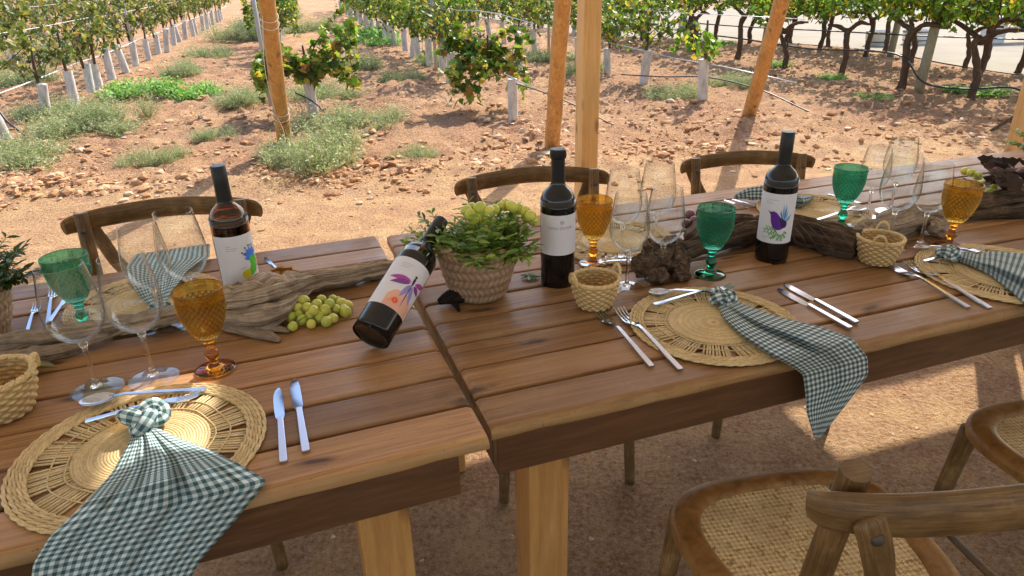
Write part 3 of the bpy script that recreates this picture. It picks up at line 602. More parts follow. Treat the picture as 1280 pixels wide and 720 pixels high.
# art 1: green/yellow blocks with blue splash
art1=[('ink_grey',smalltext(-.024,.142,[.009,.022,.020])),('ink_yellow',[blob(.006,.083,.0085,.0085,.1,14,.2,1),]),('ink_green',[[(.013,.078),(.022,.080),(.030,.086),(.029,.096),(.032,.108),(.026,.114),(.018,.113),(.014,.106),(.016,.097),(.012,.090)]]),
 ('ink_orange',[[(.0305,.088),(.034,.091),(.035,.101),(.0318,.103)]]),('ink_blue',[leafshape(.018,.110,.004,.121,.0032),leafshape(.019,.112,.010,.128,.003),leafshape(.020,.112,.017,.130,.003),leafshape(.022,.113,.025,.130,.0032),leafshape(.023,.110,.032,.124,.003),leafshape(.016,.107,.005,.112,.0026)]),
 ('ink_navy',[blob(.003,.1215,.0016,.0016),blob(.0095,.129,.0015,.0015),blob(.0165,.1315,.0015,.0015),blob(.020,.131,.0013,.0013),blob(.0255,.131,.0015,.0015),leafshape(.004,.117,.013,.121,.0012)]),('ink_grey',[leafshape(-.004,.090,.012,.095,.0006)])]
# art 2
ring=[]
art2=[('ink_grey',("TERRA DE MAR",.0082,0,.137)),('ink_grey',[blob(.004,.1525,.0042,.0042)]),('paper',[blob(.004,.1525,.0030,.0030)]),('ink_grey',[blob(.003,.153,.0012,.0012),blob(.0052,.1518,.0012,.0012)])]
# art 3: bird
bird=[(-.018,.124),(-.0125,.1215),(-.0105,.1225),(-.006,.1235),(-.001,.1215),(.003,.117),(.007,.112),(.013,.1085),(.019,.105),(.0205,.099),(.019,.093),(.014,.091),(.009,.088),(.003,.0875),(-.002,.090),(-.007,.096),(-.0095,.103),(-.0105,.110),(-.0115,.116),(-.014,.1195)]
lf=[]
for (x0,y0,x1,y1) in ((.012,.088,-.020,.083),(.012,.088,-.016,.090),(.010,.085,-.010,.078),(.010,.084,-.002,.072),(.011,.083,.006,.068),(.012,.083,.013,.067),(.013,.084,.020,.072),(.014,.086,.022,.080),(.004,.086,-.006,.092),(.004,.080,-.006,.070)):
    for k in range(4):
        t=.3+.2*k; mx_,my_=x0+(x1-x0)*t,y0+(y1-y0)*t; dx,dy=(x1-x0)*.22,(y1-y0)*.22; lf.append(leafshape(mx_,my_,mx_+dx-dy*.7,my_+dy+dx*.7,.0010)); lf.append(leafshape(mx_,my_,mx_+dx+dy*.7,my_+dy-dx*.7,.0010))
blue=[leafshape(.010+.002*k,.108-.001*k,.006+.0045*k,.128+.012*math.sin(k*1.1),.0014) for k in range(6)]
art3=[('ink_grey',smalltext(-.026,.153,[.026,.010,.014])),('ink_leaf',lf),('ink_sky',blue),('ink_navy',[leafshape(.012,.107,.004,.124,.0008),leafshape(.014,.107,.017,.134,.0009)]),('ink_purple',[bird]),('ink_dpurple',[[(.005,.1125),(.013,.108),(.019,.1048),(.0203,.099),(.0188,.0935),(.012,.0915),(.009,.096),(.007,.104)]]),('ink_grey',smalltext(-.026,.064,[.016,.008],.003))]
# art 4: dragonfly over peach hill with flower
art4=[('ink_grey',smalltext(-.018,.150,[.022,.018,.016])),('ink_peach',[[(-.012,.0505),(.036,.0505),(.036,.075),(.026,.088),(.012,.094),(-.004,.088),(-.012,.075)]]),('ink_lil',[leafshape(.014,.112,.006,.083,.004),leafshape(.017,.112,.027,.080,.004)]),
 ('ink_mag',[leafshape(.012,.117,-.026,.112,.0048),leafshape(.019,.117,.046,.128,.0045)]),('ink_plum',[leafshape(.012,.114,-.020,.102,.0048),leafshape(.019,.114,.038,.106,.0045)]),('ink_dpurple',[blob(.0155,.1285,.0026,.0018),leafshape(.0155,.129,.0155,.108,.0022)]),('ink_navy',[leafshape(.0155,.116,.0155,.068,.0009)]),
 ('ink_red',[leafshape(.004,.074,.004+.0065*math.cos(k*PI/4),.074+.0065*math.sin(k*PI/4),.0016) for k in range(8)]),('ink_orange',[blob(.004,.074,.0018,.0018)]),('ink_red',[leafshape(-.008,.066,.004,.080,.0005)])]
def face_to_cam(P,off=0.): d=Vector((-P.x,-P.y)); return math.atan2(d.y,d.x)+off
P=Vector((-.578,1.348,.75)); make_bottle('wine bottle of brown glass with blue, green and yellow label, behind the left driftwood',M['btl_amber'],.045,.163,art1,face_to_cam(P,rad(10)),wine=.182).location=P
P=Vector((.103,1.415,.75)); make_bottle('upright dark wine bottle with plain white lettered label and bulging capsule rim',M['btl'],.078,.168,art2,face_to_cam(P,rad(8)),lip=True).location=P
P=Vector((.622,1.523,.75)); b3=make_bottle('upright dark wine bottle with a purple bird on its label',M['btl'],.050,.168,art3,face_to_cam(P,rad(-2))); b3.location=P
# leaning bottle: base near, neck resting on the twisted root
base=bp(464,418,.786)
_d=ray(552,274).normalized(); _t=(base-CAM).dot(_d); _b=CAM+_d*_t
while (_b-base).length<.302 and _t<3: _t+=.001; _b=CAM+_d*_t
neck_tip=_b if _b is not None else bp(549,278,.9)
ax=(neck_tip-base); 
bt=make_bottle('dark wine bottle lying tilted with a dragonfly on its label, neck against the planter basket',M['btl'],.050,.165,art4,0.0)
ax.normalize(); zq=ax
top=(CAM-base); top=(top-zq*top.dot(zq)).normalized(); side=top.cross(zq).normalized(); print('TILT',base,neck_tip,zq)
# local +x (label face) = top turned towards the camera
fx=(top*math.cos(rad(6))+side*math.sin(rad(6))); fy=zq.cross(fx)
bt.matrix_world=Matrix(((fx.x,fy.x,zq.x,0),(fx.y,fy.y,zq.y,0),(fx.z,fy.z,zq.z,0),(0,0,0,1)))
tz=.7505+.0375*math.sqrt(max(0,1-zq.z**2))
bt.location=Vector((base.x,base.y,max(tz,.7505)))
# ------------------------------------------------------------------ glassware
def wineglass(label):
    t=thing('wine_glass',label,'wine glass')
    b=MB(); b.lathe(refine([(0,0),(.030,0),(.0385,.0004),(.0392,.0012),(.036,.0022),(.020,.0042),(.009,.0085)],3),48); b.build('foot',M['thin'],t)
    b=MB(); b.lathe(refine([(0,.0045),(.0095,.0080),(.0075,.0105),(.0046,.018),(.0037,.035),(.0036,.060),(.0042,.078),(.0068,.088),(0,.0905)],3),24); b.build('stem',M['clear'],t)
    out=[(.0045,.0905),(.009,.0915),(.018,.096),(.031,.107),(.0395,.123),(.0425,.140),(.0420,.158),(.0385,.185),(.0345,.210),(.0328,.222)]
    inn=[(.0324,.2224),(.0340,.210),(.0380,.185),(.0414,.158),(.0419,.140),(.0389,.124),(.0303,.1085),(.017,.098),(.006,.0945),(0,.094)]
    b=MB(); b.lathe(refine(out,3)+refine(inn,3),56); b.build('bowl',M['thin'],t); return t
wg=[('stemmed clear glass at the front left, nearest the small basket',(-.716,1.010),1.04),('stemmed clear glass between the front left glass and the amber goblet',(-.634,1.042),1.04),
('clear wine glass with open rim just left of the brown wine bottle',(-.645,1.262),1.06),('clear wine glass behind the left driftwood, beside the green goblet',(-.705,1.235),1.0),
('clear wine glass half hidden behind the small basket at the middle',(.251,1.367),.97),('clear wine glass just left of the near green goblet, in front of the knobbly root',(.334,1.405),.97),
('clear wine glass behind the middle group, nearest the middle amber goblet',(.265,1.538),.99),('clear wine glass at the back of the middle group, its rim highest',(.358,1.600),.99),
('clear wine glass at the front of the right group, beside the right amber goblet',(1.010,1.578),.93),('clear wine glass right behind the small right basket',(.929,1.574),1.03),
('clear wine glass at the left of the right group, beside the far green goblet',(.981,1.793),.88),('clear wine glass at the back of the right group, its rim highest',(1.067,1.835),.96)]
w0=None
for lab,(x,y),sc in wg:
    if w0 is None: o=w0=wineglass(lab)
    else: o=dup(w0)
    o.location=(x,y,.7505); o.scale=(sc*1.02,sc*1.02,sc); tag(o,lab,'wine glass','clear wine glasses on the tables')
def goblet(kind,label):
    t=thing('goblet',label,'goblet')
    out=[(0,0),(.028,0),(.0335,.0008),(.0345,.0025),(.030,.005),(.014,.009),(.0085,.015),(.0075,.020),(.0105,.026),(.0125,.032),(.0110,.038),(.0078,.043),(.0072,.047),(.0095,.050),(.0085,.054),(.0110,.060),(.0140,.064),(0,.0655)]
    b=MB(); b.lathe(refine(out,3),48); b.build('stem',M[kind+'_stem'],t)
    bowl=[(0,.066),(.008,.0662),(.014,.0668)]; n0=len(bowl)
    NB=110
    for k in range(NB+1):
        u=k/NB; z=.068+u*(.150-.068); r=.0185+(.0405-.0185)*math.sin(min(1,u*1.25)*PI/2)**.85
        bowl.append((r,z))
    full=bowl+[(.0410,.1515),(.0418,.1525),(.0412,.1535),(.0413,.156),(.0414,.160),(.0402,.1606),(.0396,.158),(.0388,.150),(.0380,.135),(.0360,.115),(.0315,.095),(.024,.081),(.014,.074),(0,.0725)]
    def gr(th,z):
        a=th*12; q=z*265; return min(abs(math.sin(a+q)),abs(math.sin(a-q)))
    def disp(i,th,r,z):
        if i<n0 or i>n0+NB: return 0
        if (i-n0)/NB>.88: return 0
        return -.0022*(1-min(1,gr(th,z)*1.6))
    N=320; b=MB(); b.lathe(full,N,disp=disp)
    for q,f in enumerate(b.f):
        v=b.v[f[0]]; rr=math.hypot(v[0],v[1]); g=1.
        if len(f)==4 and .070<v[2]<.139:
            th=math.atan2(v[1],v[0]); g=.05+.95*min(1,(gr(th,v[2])/.38))**1.2 if rr>.0155+.3*(v[2]-.07) and q//N>=n0 and q//N<n0+NB else 1.  # diamond grooves painted dark in place of refraction contrast
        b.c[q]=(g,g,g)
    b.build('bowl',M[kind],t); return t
gl=[('amber','amber glass goblet with diamond pattern at the front left, beside the placemat',(-.535,1.067)),('green','green glass goblet at the left, seen through the clear glasses',(-.862,1.238)),
('amber','amber glass goblet just right of the plain-label dark bottle',(.194,1.512)),('green','dark green glass goblet standing left of the bird-label bottle',(.450,1.428)),
('green','green glass goblet at the far side right of the bird-label bottle',(.882,1.730)),('amber','amber glass goblet at the right beside the yellow grapes',(1.070,1.560))]
gm={}
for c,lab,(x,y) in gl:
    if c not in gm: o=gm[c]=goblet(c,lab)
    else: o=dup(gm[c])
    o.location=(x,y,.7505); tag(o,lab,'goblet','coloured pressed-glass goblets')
# ------------------------------------------------------------------ placemats
def placemat(R):
    b=MB(); rnd=random.Random(int(R*1000))
    Rc=.54*R; Ri=.85*R
    # coiled centre
    k=0; r=.004
    while r<Rc:
        n=max(16,int(r*900)); pts=[(r*math.cos(2*PI*i/n),r*math.sin(2*PI*i/n),.0035) for i in range(n)]
        c=rnd.uniform(.85,1.08); b.tube(pts,.0024,6,closed=True,col=(c,c,c),flat=(.8,1)); r+=.0040; k+=1
    # open ring of straws, leaning in v pairs
    N=110
    for i in range(N):
        for s in (0,):
            a0=2*PI*(i+rnd.uniform(-.15,.15))/N; grp=(i%9-4)*.012; a1=a0-grp*1.0
            p0=Vector(((Rc-.004)*math.cos(a0),(Rc-.004)*math.sin(a0),.0035)); p1=Vector(((Ri+.004)*math.cos(a1),(Ri+.004)*math.sin(a1),.0035)); c=rnd.uniform(.8,1.08)
            d=(p1-p0).normalized(); pp=Vector((-d.y,d.x,0))*.0021
            vs=[p0-pp*.8,p0+pp*.8,p1+pp,p1-pp]; vs=vs+[v-Vector((0,0,.0016)) for v in vs]; b.add(vs,[(0,1,2,3),(7,6,5,4),(0,4,5,1),(1,5,6,2),(2,6,7,3),(3,7,4,0)],(c,c,c))
    for rr in (.58,.70):
        n=70; pts=[(rr*R*math.cos(2*PI*i/n)*(1+.02*math.sin(i*PI/5)),rr*R*math.sin(2*PI*i/n)*(1+.02*math.sin(i*PI/5)),.0042) for i in range(n)]
        b.tube(pts,.0013,5,closed=True,col=(.95,.95,.95))
    # braided rim
    for j,rr in enumerate((Ri+.002,Ri+.0075,Ri+.013,Ri+.0185,R)):
        n=150
        for ph in (0,PI):
            pts=[((rr+.0016*math.cos(2*PI*i*26/n+ph+j))*math.cos(2*PI*i/n),(rr+.0016*math.cos(2*PI*i*26/n+ph+j))*math.sin(2*PI*i/n),.0040+.0014*math.sin(2*PI*i*26/n+ph+j)) for i in range(n)]
            c=rnd.uniform(.86,1.06); b.tube(pts,.0021,6,closed=True,col=(c,c,c))
    return b
pm=[('round straw placemat under the big left napkin',(-.556,.838),.173),('round straw placemat with loose spokes in front of the near green goblet',(.392,1.190),.160),('round straw placemat at the right edge of the photo',(1.090,1.395),.168),
('round straw placemat on the far left side, behind the clear glasses',(-.800,1.360),.155),('round straw placemat on the far side behind the middle amber goblet',(.265,1.655),.155),('round straw placemat on the far side right of the bird-label bottle',(.860,1.860),.150)]
p0=None
for lab,(x,y),r in pm:
    if p0 is None: p0=placemat(.165).build('placemat',M['straw']); o=p0
    else: o=dup(p0)
    o.location=(x,y,.7505); o.scale=(r/.165,r/.165,1); o.rotation_euler.z=x*3; tag(o,lab,'placemat','round straw placemats')
# ------------------------------------------------------------------ cutlery (length along +x from tip to handle end)
def strip(b,secs,th):
    # secs: (x, halfwidth, z)
    vs=[];n=len(secs)
    for x,h,z in secs: vs+=[(x,-h,z),(x,h,z),(x,h*.85,z+th),(x,-h*.85,z+th)]
    fs=[]
    for i in range(n-1):
        a=i*4;c=a+4; fs+=[(a,a+1,c+1,c),(a+1,a+2,c+2,c+1),(a+2,a+3,c+3,c+2),(a+3,a,c,c+3)]
    fs+=[(0,3,2,1),(n*4-4,n*4-3,n*4-2,n*4-1)]; b.add(vs,fs)
def fork_parts():
    t=thing('fork','','fork'); b=MB()
    for k in range(4):
        y=(-1.5+k)*.0062; s=[(0,.0006,.0085),(.008,.0014,.0050),(.022,.0016,.0018),(.040,.0017,.0010),(.052,.0020,.0022)]
        b2=MB(); strip(b2,s,.0014); b.add([(v[0],v[1]+y*(1+.0*v[0]),v[2]) for v in b2.v],b2.f)
    strip(b,[(.050,.0112,.0020),(.058,.0118,.0032),(.066,.0095,.0050),(.074,.0050,.0070),(.085,.0032,.0085),(.096,.0034,.0088)],.0018); b.build('fork_head',M['steel'],t,autos=40)
    b=MB(); strip(b,[(.094,.0034,.0088),(.13,.0042,.0070),(.19,.0052,.0025),(.222,.0056,.0008),(.226,.0048,.0006)],.0024); b.build('handle',M['steel_h'],t,autos=40); return t
def knife_parts():
    t=thing('knife','','knife'); b=MB()
    vs=[];xs=[0,.006,.015,.03,.06,.085,.095]; lo_=[-.001,-.005,-.0075,-.0090,-.0088,-.0075,-.004]; hi_=[.001,.0035,.0055,.0065,.0068,.0065,.0045]
    strp=[]
    for x,l,h in zip(xs,lo_,hi_): vs+=[(x,l,.0006),(x,h,.0006),(x,h,.0024),(x,l,.0010)]
    n=len(xs);fs=[]
    for i in range(n-1):
        a=i*4;c=a+4; fs+=[(a,a+1,c+1,c),(a+1,a+2,c+2,c+1),(a+2,a+3,c+3,c+2),(a+3,a,c,c+3)]
    fs+=[(0,3,2,1),(n*4-4,n*4-3,n*4-2,n*4-1)]; b.add(vs,fs); b.build('blade',M['steel'],t,autos=30)
    b=MB(); strip(b,[(.093,.0042,.0006),(.098,.0050,.0005),(.15,.0058,.0005),(.200,.0064,.0005),(.205,.0056,.0006)],.0052); b.build('handle',M['steel_h'],t,autos=40,bevel=.0006); return t
def spoon_parts():
    t=thing('spoon','','spoon'); b=MB(); N=14;Mx=16; vs=[]
    for i in range(N+1):
        a=i/N; x=.052*a; w=.0165*math.sin(PI*min(1,max(0,a))**.85)**.6+.0016*a
        for k in range(Mx+1):
            s_=k/Mx*2-1; dep=.0075*(1-s_*s_)*math.sin(PI*a)**.7; vs.append((x,s_*w,.0085-dep-.001*(1-a)))
    b.add(vs,[(i*(Mx+1)+k,i*(Mx+1)+k+1,(i+1)*(Mx+1)+k+1,(i+1)*(Mx+1)+k) for i in range(N) for k in range(Mx)]); b.build('spoon_bowl',M['steel'],t,solid=.0012)
    b=MB(); strip(b,[(.050,.0022,.0078),(.065,.0030,.0095),(.10,.0036,.0070),(.155,.0048,.0020),(.178,.0052,.0008),(.181,.0044,.0006)],.0026); b.build('handle',M['steel_h'],t,autos=40); return t
fk,kn,sp=fork_parts(),knife_parts(),spoon_parts(); used=set()
def cut(src,p,q,label,group,h=0,sc=None,size=None):
    a=bp(*p,z=.7505+h); b_=bp(*q,z=.7505+h); d=b_-a; L={fk:.226,kn:.205,sp:.181}[src]; s=d.length/L
    if size: s=size
    o=src if src not in used else dup(src); used.add(src)
    o.location=a; o.rotation_euler=(0,0,math.atan2(d.y,d.x)); o.scale=(s,s,s if s<1.2 else 1.2); o['label']=label; o['group']=group; return o
cut(kn,(348,486),(355,580),'steel table knife nearest the left placemat, reflecting the blue sky','table knives')
cut(kn,(368,474),(383,567),'steel table knife right of the other one beside the left placemat','table knives')
cut(fk,(745,387),(815,459),'steel fork nearest the small middle basket','forks')
cut(fk,(773,389),(851,463),'steel fork between the other fork and the middle placemat','forks')
cut(kn,(972,361),(1063,412),'steel table knife closest to the middle placemat','table knives')
cut(kn,(980,355),(1071,405),'steel table knife, right-hand one of the pair by the middle placemat','table knives')
cut(fk,(1109,331),(1211,385),'steel fork at right, nearest the small right basket','forks')
cut(fk,(1133,330),(1238,386),'steel fork partly under the right placemat edge','forks')
cut(sp,(100,507),(258,487),'steel dessert spoon lying on the left placemat above the napkin knot','spoons',.009)
cut(fk,(252,494),(107,527),'dessert fork lying on the left placemat above the napkin knot','forks',.008)
cut(sp,(810,368),(905,366),'steel dessert spoon on the middle placemat, pointing left','spoons',.008)
cut(fk,(915,360),(817,381),'dessert fork half under the knot of the middle napkin','forks',.008)
cut(sp,(1143,310),(1210,312),'steel dessert spoon beside the knot of the right napkin','spoons',.008)
cut(fk,(1228,312),(1155,327),'dessert fork on the right placemat half under the napkin knot','forks',.008)
cut(kn,(88,366),(62,404),'knife on the far side at left, seen through the clear glass','table knives')
cut(fk,(68,362),(60,405),'fork on the far side at left, by the clear glass','forks')
cut(fk,(48,380),(38,407),'fork on the far side beside the left planter','forks',size=.8)
cut(kn,(331,322),(362,352),'knife tip showing behind the driftwood, right of the brown bottle','table knives',size=.6)
cut(fk,(725,333),(806,325),'fork on the far side placemat behind the middle amber goblet','forks',.008)
cut(kn,(905,250),(937,261),'knife on the far side table left of the bird-label bottle','table knives')
cut(kn,(915,249),(945,258),'second knife on the far side, nearer the back edge, left of the bird bottle','table knives')
cut(sp,(1080,262),(1020,276),'spoon on the far side placemat beside the far green goblet','spoons',.008)
cut(fk,(1078,255),(1035,243),'fork beyond the far right placemat, behind the green goblet','forks')
# ------------------------------------------------------------------ cloth napkins
def surf(px,py,h,corner,nrm,o):
    P=bp(px,py,.75+h)
    if corner is None: return P
    e=-((Vector((P.x,P.y))-corner).dot(nrm))
    if e<=0: return P
    d=ray(px,py); off=o+h*.6
    # intersect with vertical plane  (X-corner).n = -off
    c0=Vector((CAM.x,CAM.y)); den=Vector((d.x,d.y)).dot(nrm); tt=(-off-((c0-corner).dot(nrm)))/den
    return CAM+d*tt
def napkin(name,label,rows,W,L,corner,nrm,folds,mat,o=.022,N=70,Mx=60,sm=3,extra=None):
    grid=[]
    R=len(rows)
    for i in range(N+1):
        s=i/N*(R-1); a=min(int(s),R-2); f=s-a; ff=f*f*(3-2*f)*.35+f*.65
        r0_,r1_=rows[a],rows[a+1]; g=[]
        for k in range(Mx+1):
            t=k/Mx
            lx=r0_[0]*(1-ff)+r1_[0]*ff; ly=r0_[1]*(1-ff)+r1_[1]*ff; rx=r0_[2]*(1-ff)+r1_[2]*ff; ry=r0_[3]*(1-ff)+r1_[3]*ff
            hm=r0_[4]*(1-ff)+r1_[4]*ff; fa=r0_[5]*(1-ff)+r1_[5]*ff
            bow=(r0_[6] if len(r0_)>6 else 0)*(1-ff)+(r1_[6] if len(r1_)>6 else 0)*ff
            px=lx+(rx-lx)*t; py=ly+(ry-ly)*t+bow*math.sin(PI*t)
            h=.008+hm*math.sin(PI*t)**.6+fa*sum(am*math.sin(fr*PI*t+ph+i/N*dr) for am,fr,ph,dr in folds)*math.sin(PI*t)**.5
            g.append(surf(px,py,max(h,.007),corner,nrm,o))
        grid.append(g)
    for _ in range(sm):
        ng=[list(r) for r in grid]
        for i in range(1,N):
            for k in range(Mx+1): ng[i][k]=grid[i][k]*.5+(grid[i-1][k]+grid[i+1][k])*.25
        grid=ng
    vs=[v for r in grid for v in r]; fs=[];uv=[]
    W=sorted((g[Mx]-g[0]).length for g in grid)[int(N*.85)]*1.15; cum=[0]
    for i in range(N): cum.append(cum[-1]+(grid[i+1][Mx//2]-grid[i][Mx//2]).length)
    for i in range(N):
        for k in range(Mx):
            fs.append((i*(Mx+1)+k,i*(Mx+1)+k+1,(i+1)*(Mx+1)+k+1,(i+1)*(Mx+1)+k)); u0_,u1_=k/Mx*W,(k+1)/Mx*W; v0_,v1_=cum[i],cum[i+1]; uv.append(((u0_,v0_),(u1_,v0_),(u1_,v1_),(u0_,v1_)))
    b=MB(); b.add(vs,fs,(1,1,1),uv)
    t=thing(name,label,'napkin',vs[0],0,'green and white gingham napkins')
    o_=b.build('cloth',mat,None,solid=.0014); o_.parent=t; o_.location=-t.location
    if extra:
        for nm,mbx in extra:
            q=mbx.build(nm,mat,None); q.parent=t; q.location=-t.location
    return t
def knot(cx,cy,z,R,r,rot,n=60,flat=1.0):
    # a soft overhand knot: trefoil tube plus a stub of gathered cloth
    b=MB(); c=bp(cx,cy,z); pts=[]
    for i in range(n):
        a=2*PI*i/n; x=math.sin(a)+1.6*math.sin(2*a); y=math.cos(a)-1.6*math.cos(2*a); zz=-math.sin(3*a)
        v=Vector((x*R/2.6,y*R/2.6*flat,zz*R*.30)); pts.append(c+Matrix.Rotation(rot,3,'Z')@v)
    b.tube(pts,r,16,closed=True,disp=lambda p,L,th:.10*math.sin(th*4+L*60)+.08*nz(p.x*90,p.y*90,p.z*90)); 
    b.uv=[tuple((u*1.0,v*2*PI*r*1.15) for u,v in q) if q else None for q in b.uv]
    return b
F1=[(.6,5,.3,1.5),(.5,9,1.2,-2.0),(.35,15,.5,2.5)]
napkin('napkin','large gingham napkin knotted at the top and fanned over the left placemat and table edge',
 [(168,537,197,535,.012,.002),(160,556,222,548,.020,.006),(140,592,262,562,.030,.010),(104,632,298,580,.046,.018),(62,672,334,601,.038,.012),(42,705,290,655,.026,.008),(36,752,250,700,.020,.010),(60,810,226,745,.014,.010)],
 .36,.34,LC,n1_,F1,M['ging'],extra=[('knot',knot(180,522,.778,.027,.0118,.4))])
napkin('napkin','gingham napkin knotted on the middle placemat and hanging down over the table edge',
 [(897,382,914,374,.008,.001),(905,398,938,384,.016,.004),(925,418,975,397,.020,.006),(957,440,1024,408,.020,.007),(990,458,1066,424,.014,.006),(1004,468,1084,446,.008,.006),(1007,492,1085,468,.007,.006),(1008,515,1062,500,.005,.004),(1018,547,1024,548,.003,.001)],
 .22,.30,RC,n2_,[(1.5,3.0,.2,1.2),(.6,7,1.2,-1.5)],M['ging2'],o=.020,extra=[('knot',knot(903,371,.775,.021,.0095,1.0)),])
tg=MB()
napkin('napkin','gingham napkin lying knotted across the placemat at the right edge',
 [(1200,314,1197,326,.008,.001),(1222,318,1218,334,.018,.003),(1240,314,1238,344,.022,.006),(1290,318,1268,368,.022,.010),(1360,335,1315,412,.016,.010),(1420,360,1370,440,.010,.008)],
 .20,.24,None,None,[(.7,4,.4,1.0),(.5,8,1.2,-1.5)],M['ging2'],extra=[('knot',knot(1187,316,.775,.020,.0095,.2))])
napkin('napkin','pale gingham napkin on the far left side, seen through the clear glasses',
 [(206,378,190,384,.010,.002),(222,356,176,372,.020,.005),(236,338,163,352,.026,.008),(262,320,158,334,.022,.008),(262,305,170,318,.010,.006)],
 .24,.22,None,None,[(.6,5,.3,1.0),(.4,9,1,1)],M['ging'],extra=[('knot',knot(200,388,.772,.018,.009,.2))])
b=MB(); pth=smooth_path([bp(918,246,.765),bp(938,242,.775),bp(960,242,.780),bp(985,247,.775),bp(996,252,.775),bp(1016,246,.765)],6)
b.tube(pth,interp([.004,.016,.020,.016,.022,.004],len(pth)),20,disp=lambda p,L,th:.22*math.sin(th*3+L*20)+.2*nz(p.x*40,p.y*40,p.z*40)); b.uv=[tuple((u,v*.13) for u,v in q) if q else None for q in b.uv]
tag(b.build('napkin',M['ging2']),'rolled gingham napkin on the far placemat, passing behind the bird-label bottle','napkin','green and white gingham napkins')
# ------------------------------------------------------------------ driftwood and roots
def branch(mb,pts,rads,sd=0,n=26,k=5,amp=.30,fr=35,ridge=.16,fl=None):
    pth=smooth_path(pts,k); rr=interp(rads,len(pth))
    mb.tube(pth,rr,n,disp=lambda p,L,th:amp*nz(p.x*fr+sd,p.y*fr,p.z*fr)+ridge*math.sin(th*5+2.5*nz(L*9,sd)+L*6)+amp*.5*nz(p.x*fr*2.6,p.y*fr*2.6,p.z*fr*2.6+sd)+ridge*.8*math.sin(th*11+3*nz(L*14,sd,3)),flat=fl)
def T(px,py,h): return bp(px,py,.75+h)
mb=MB()
branch(mb,[T(-40,432,.03),T(20,425,.035),T(70,418,.034),T(130,408,.032),T(190,398,.034),T(240,388,.036),T(285,380,.044),T(320,376,.048),T(350,366,.040),T(390,352,.026),T(440,344,.022),T(490,334,.018),T(520,326,.014)],[.012,.015,.014,.013,.014,.017,.029,.038,.031,.020,.017,.015,.010],1,n=40,k=9,ridge=.22,amp=.36)
branch(mb,[T(260,400,.02),T(290,398,.026),T(325,396,.030),T(352,388,.030),T(372,372,.026)],[.006,.016,.024,.018,.006],5)
branch(mb,[T(285,402,.008),T(310,412,.007),T(335,420,.006),T(350,426,.004)],[.016,.016,.012,.004],8,fl=(.4,1.1))
branch(mb,[T(300,398,.012),T(330,408,.008),T(362,414,.006)],[.014,.014,.004],9,fl=(.5,1.1))
branch(mb,[T(300,362,.07),T(318,352,.082),T(338,346,.070),T(352,352,.05)],[.008,.014,.012,.008],11,n=16)
branch(mb,[T(-30,456,.012),T(30,446,.014),T(90,434,.014),T(140,420,.016)],[.012,.014,.012,.006],12,n=18)
for i in range(12):
    x=100+i*19; h=.012+.03*random.random(); y=417-(x-100)*.17
    branch(mb,[T(x-40,y+12+6*random.random(),h*.6),T(x,y+4*random.random(),h),T(x+40,y-10+8*random.random(),h*.9)],[.002,.005,.002],20+i,n=8,k=4)
tag(mb.build('driftwood',M['drift']),'long pale gnarled driftwood trunk lying along the left table','driftwood')
mb=MB(); branch(mb,[T(548,378,.010),T(558,373,.016),T(569,369,.020),T(580,371,.016),T(592,376,.008)],[.005,.012,.015,.010,.003],31); branch(mb,[T(566,376,.010),T(574,388,.006)],[.007,.003],32,n=12); branch(mb,[T(572,364,.03),T(570,352,.042),T(564,346,.052)],[.010,.008,.003],33,n=14)
tag(mb.build('root_piece',M['black_root']),'small black twisted root under the tilted dragonfly bottle','root')
def nodule(mb,c,r,sd,amp=.35,sub=4):
    bm=bmesh.new(); bmesh.ops.create_icosphere(bm,subdivisions=sub,radius=1)
    vs=[]
    for v in bm.verts:
        p=v.co; q=1+amp*noise.noise(p*2.2+Vector((sd,0,0)))+amp*.7*abs(noise.noise(p*6+Vector((sd,3,0))))+.08*noise.noise(p*14)
        vs.append(Vector(c)+Vector((p.x*r[0],p.y*r[1],p.z*r[2]))*q)
    fs=[tuple(v.index for v in f.verts) for f in bm.faces]; mb.add(vs,fs,(1,1,1),[tuple((vs[i].x*8,vs[i].z*3) for i in f) for f in fs]); bm.free()
mb=MB()
for (px,py,h,r,s) in ((808,330,.034,.030,1),(828,322,.040,.032,2),(846,328,.032,.028,3),(840,308,.060,.024,4),(815,312,.058,.022,5),(852,342,.018,.018,6),(822,344,.020,.020,7)):
    nodule(mb,T(px,py,h),(r,r,r*.95),s)
branch(mb,[T(850,318,.04),T(872,308,.038),T(900,300,.034),T(930,292,.032),T(955,286,.030)],[.022,.020,.022,.026,.022],41)
branch(mb,[T(860,300,.055),T(880,282,.060),T(905,278,.055),T(940,276,.045)],[.014,.018,.020,.014],42)
tag(mb.build('vine_root',M['old_vine']),'knobbly dark vine root on the right table behind the near green goblet','root')
mb=MB()
branch(mb,[T(940,284,.03),T(965,282,.034),T(1000,288,.036),T(1040,298,.036),T(1072,306,.034)],[.020,.028,.032,.034,.030],51,n=30,k=8,ridge=.22)
for i in range(7): 
    x=985+i*12; branch(mb,[T(x-10,276+i*2,.062),T(x+4,292+i*2,.060),T(x+12,306+i*2,.03)],[.001,.0022,.001],60+i,n=8,k=4)
tag(mb.build('vine_root',M['old_vine']),'thick dark twisted vine trunk right of the bird-label bottle','root')
mb=MB()
nodule(mb,T(1084,288,.034),(.030,.024,.026),9,.25); branch(mb,[T(1086,286,.03),T(1115,282,.034),T(1150,272,.036),T(1178,276,.034)],[.020,.028,.030,.028],71,n=28); nodule(mb,T(1176,284,.026),(.028,.024,.026),12,.25)
branch(mb,[T(1100,276,.05),T(1130,264,.055),T(1160,262,.045)],[.012,.018,.010],72)
tag(mb.build('vine_root',M['drift']),'brown cut vine log with round ends behind the small right basket','root')
mb=MB()
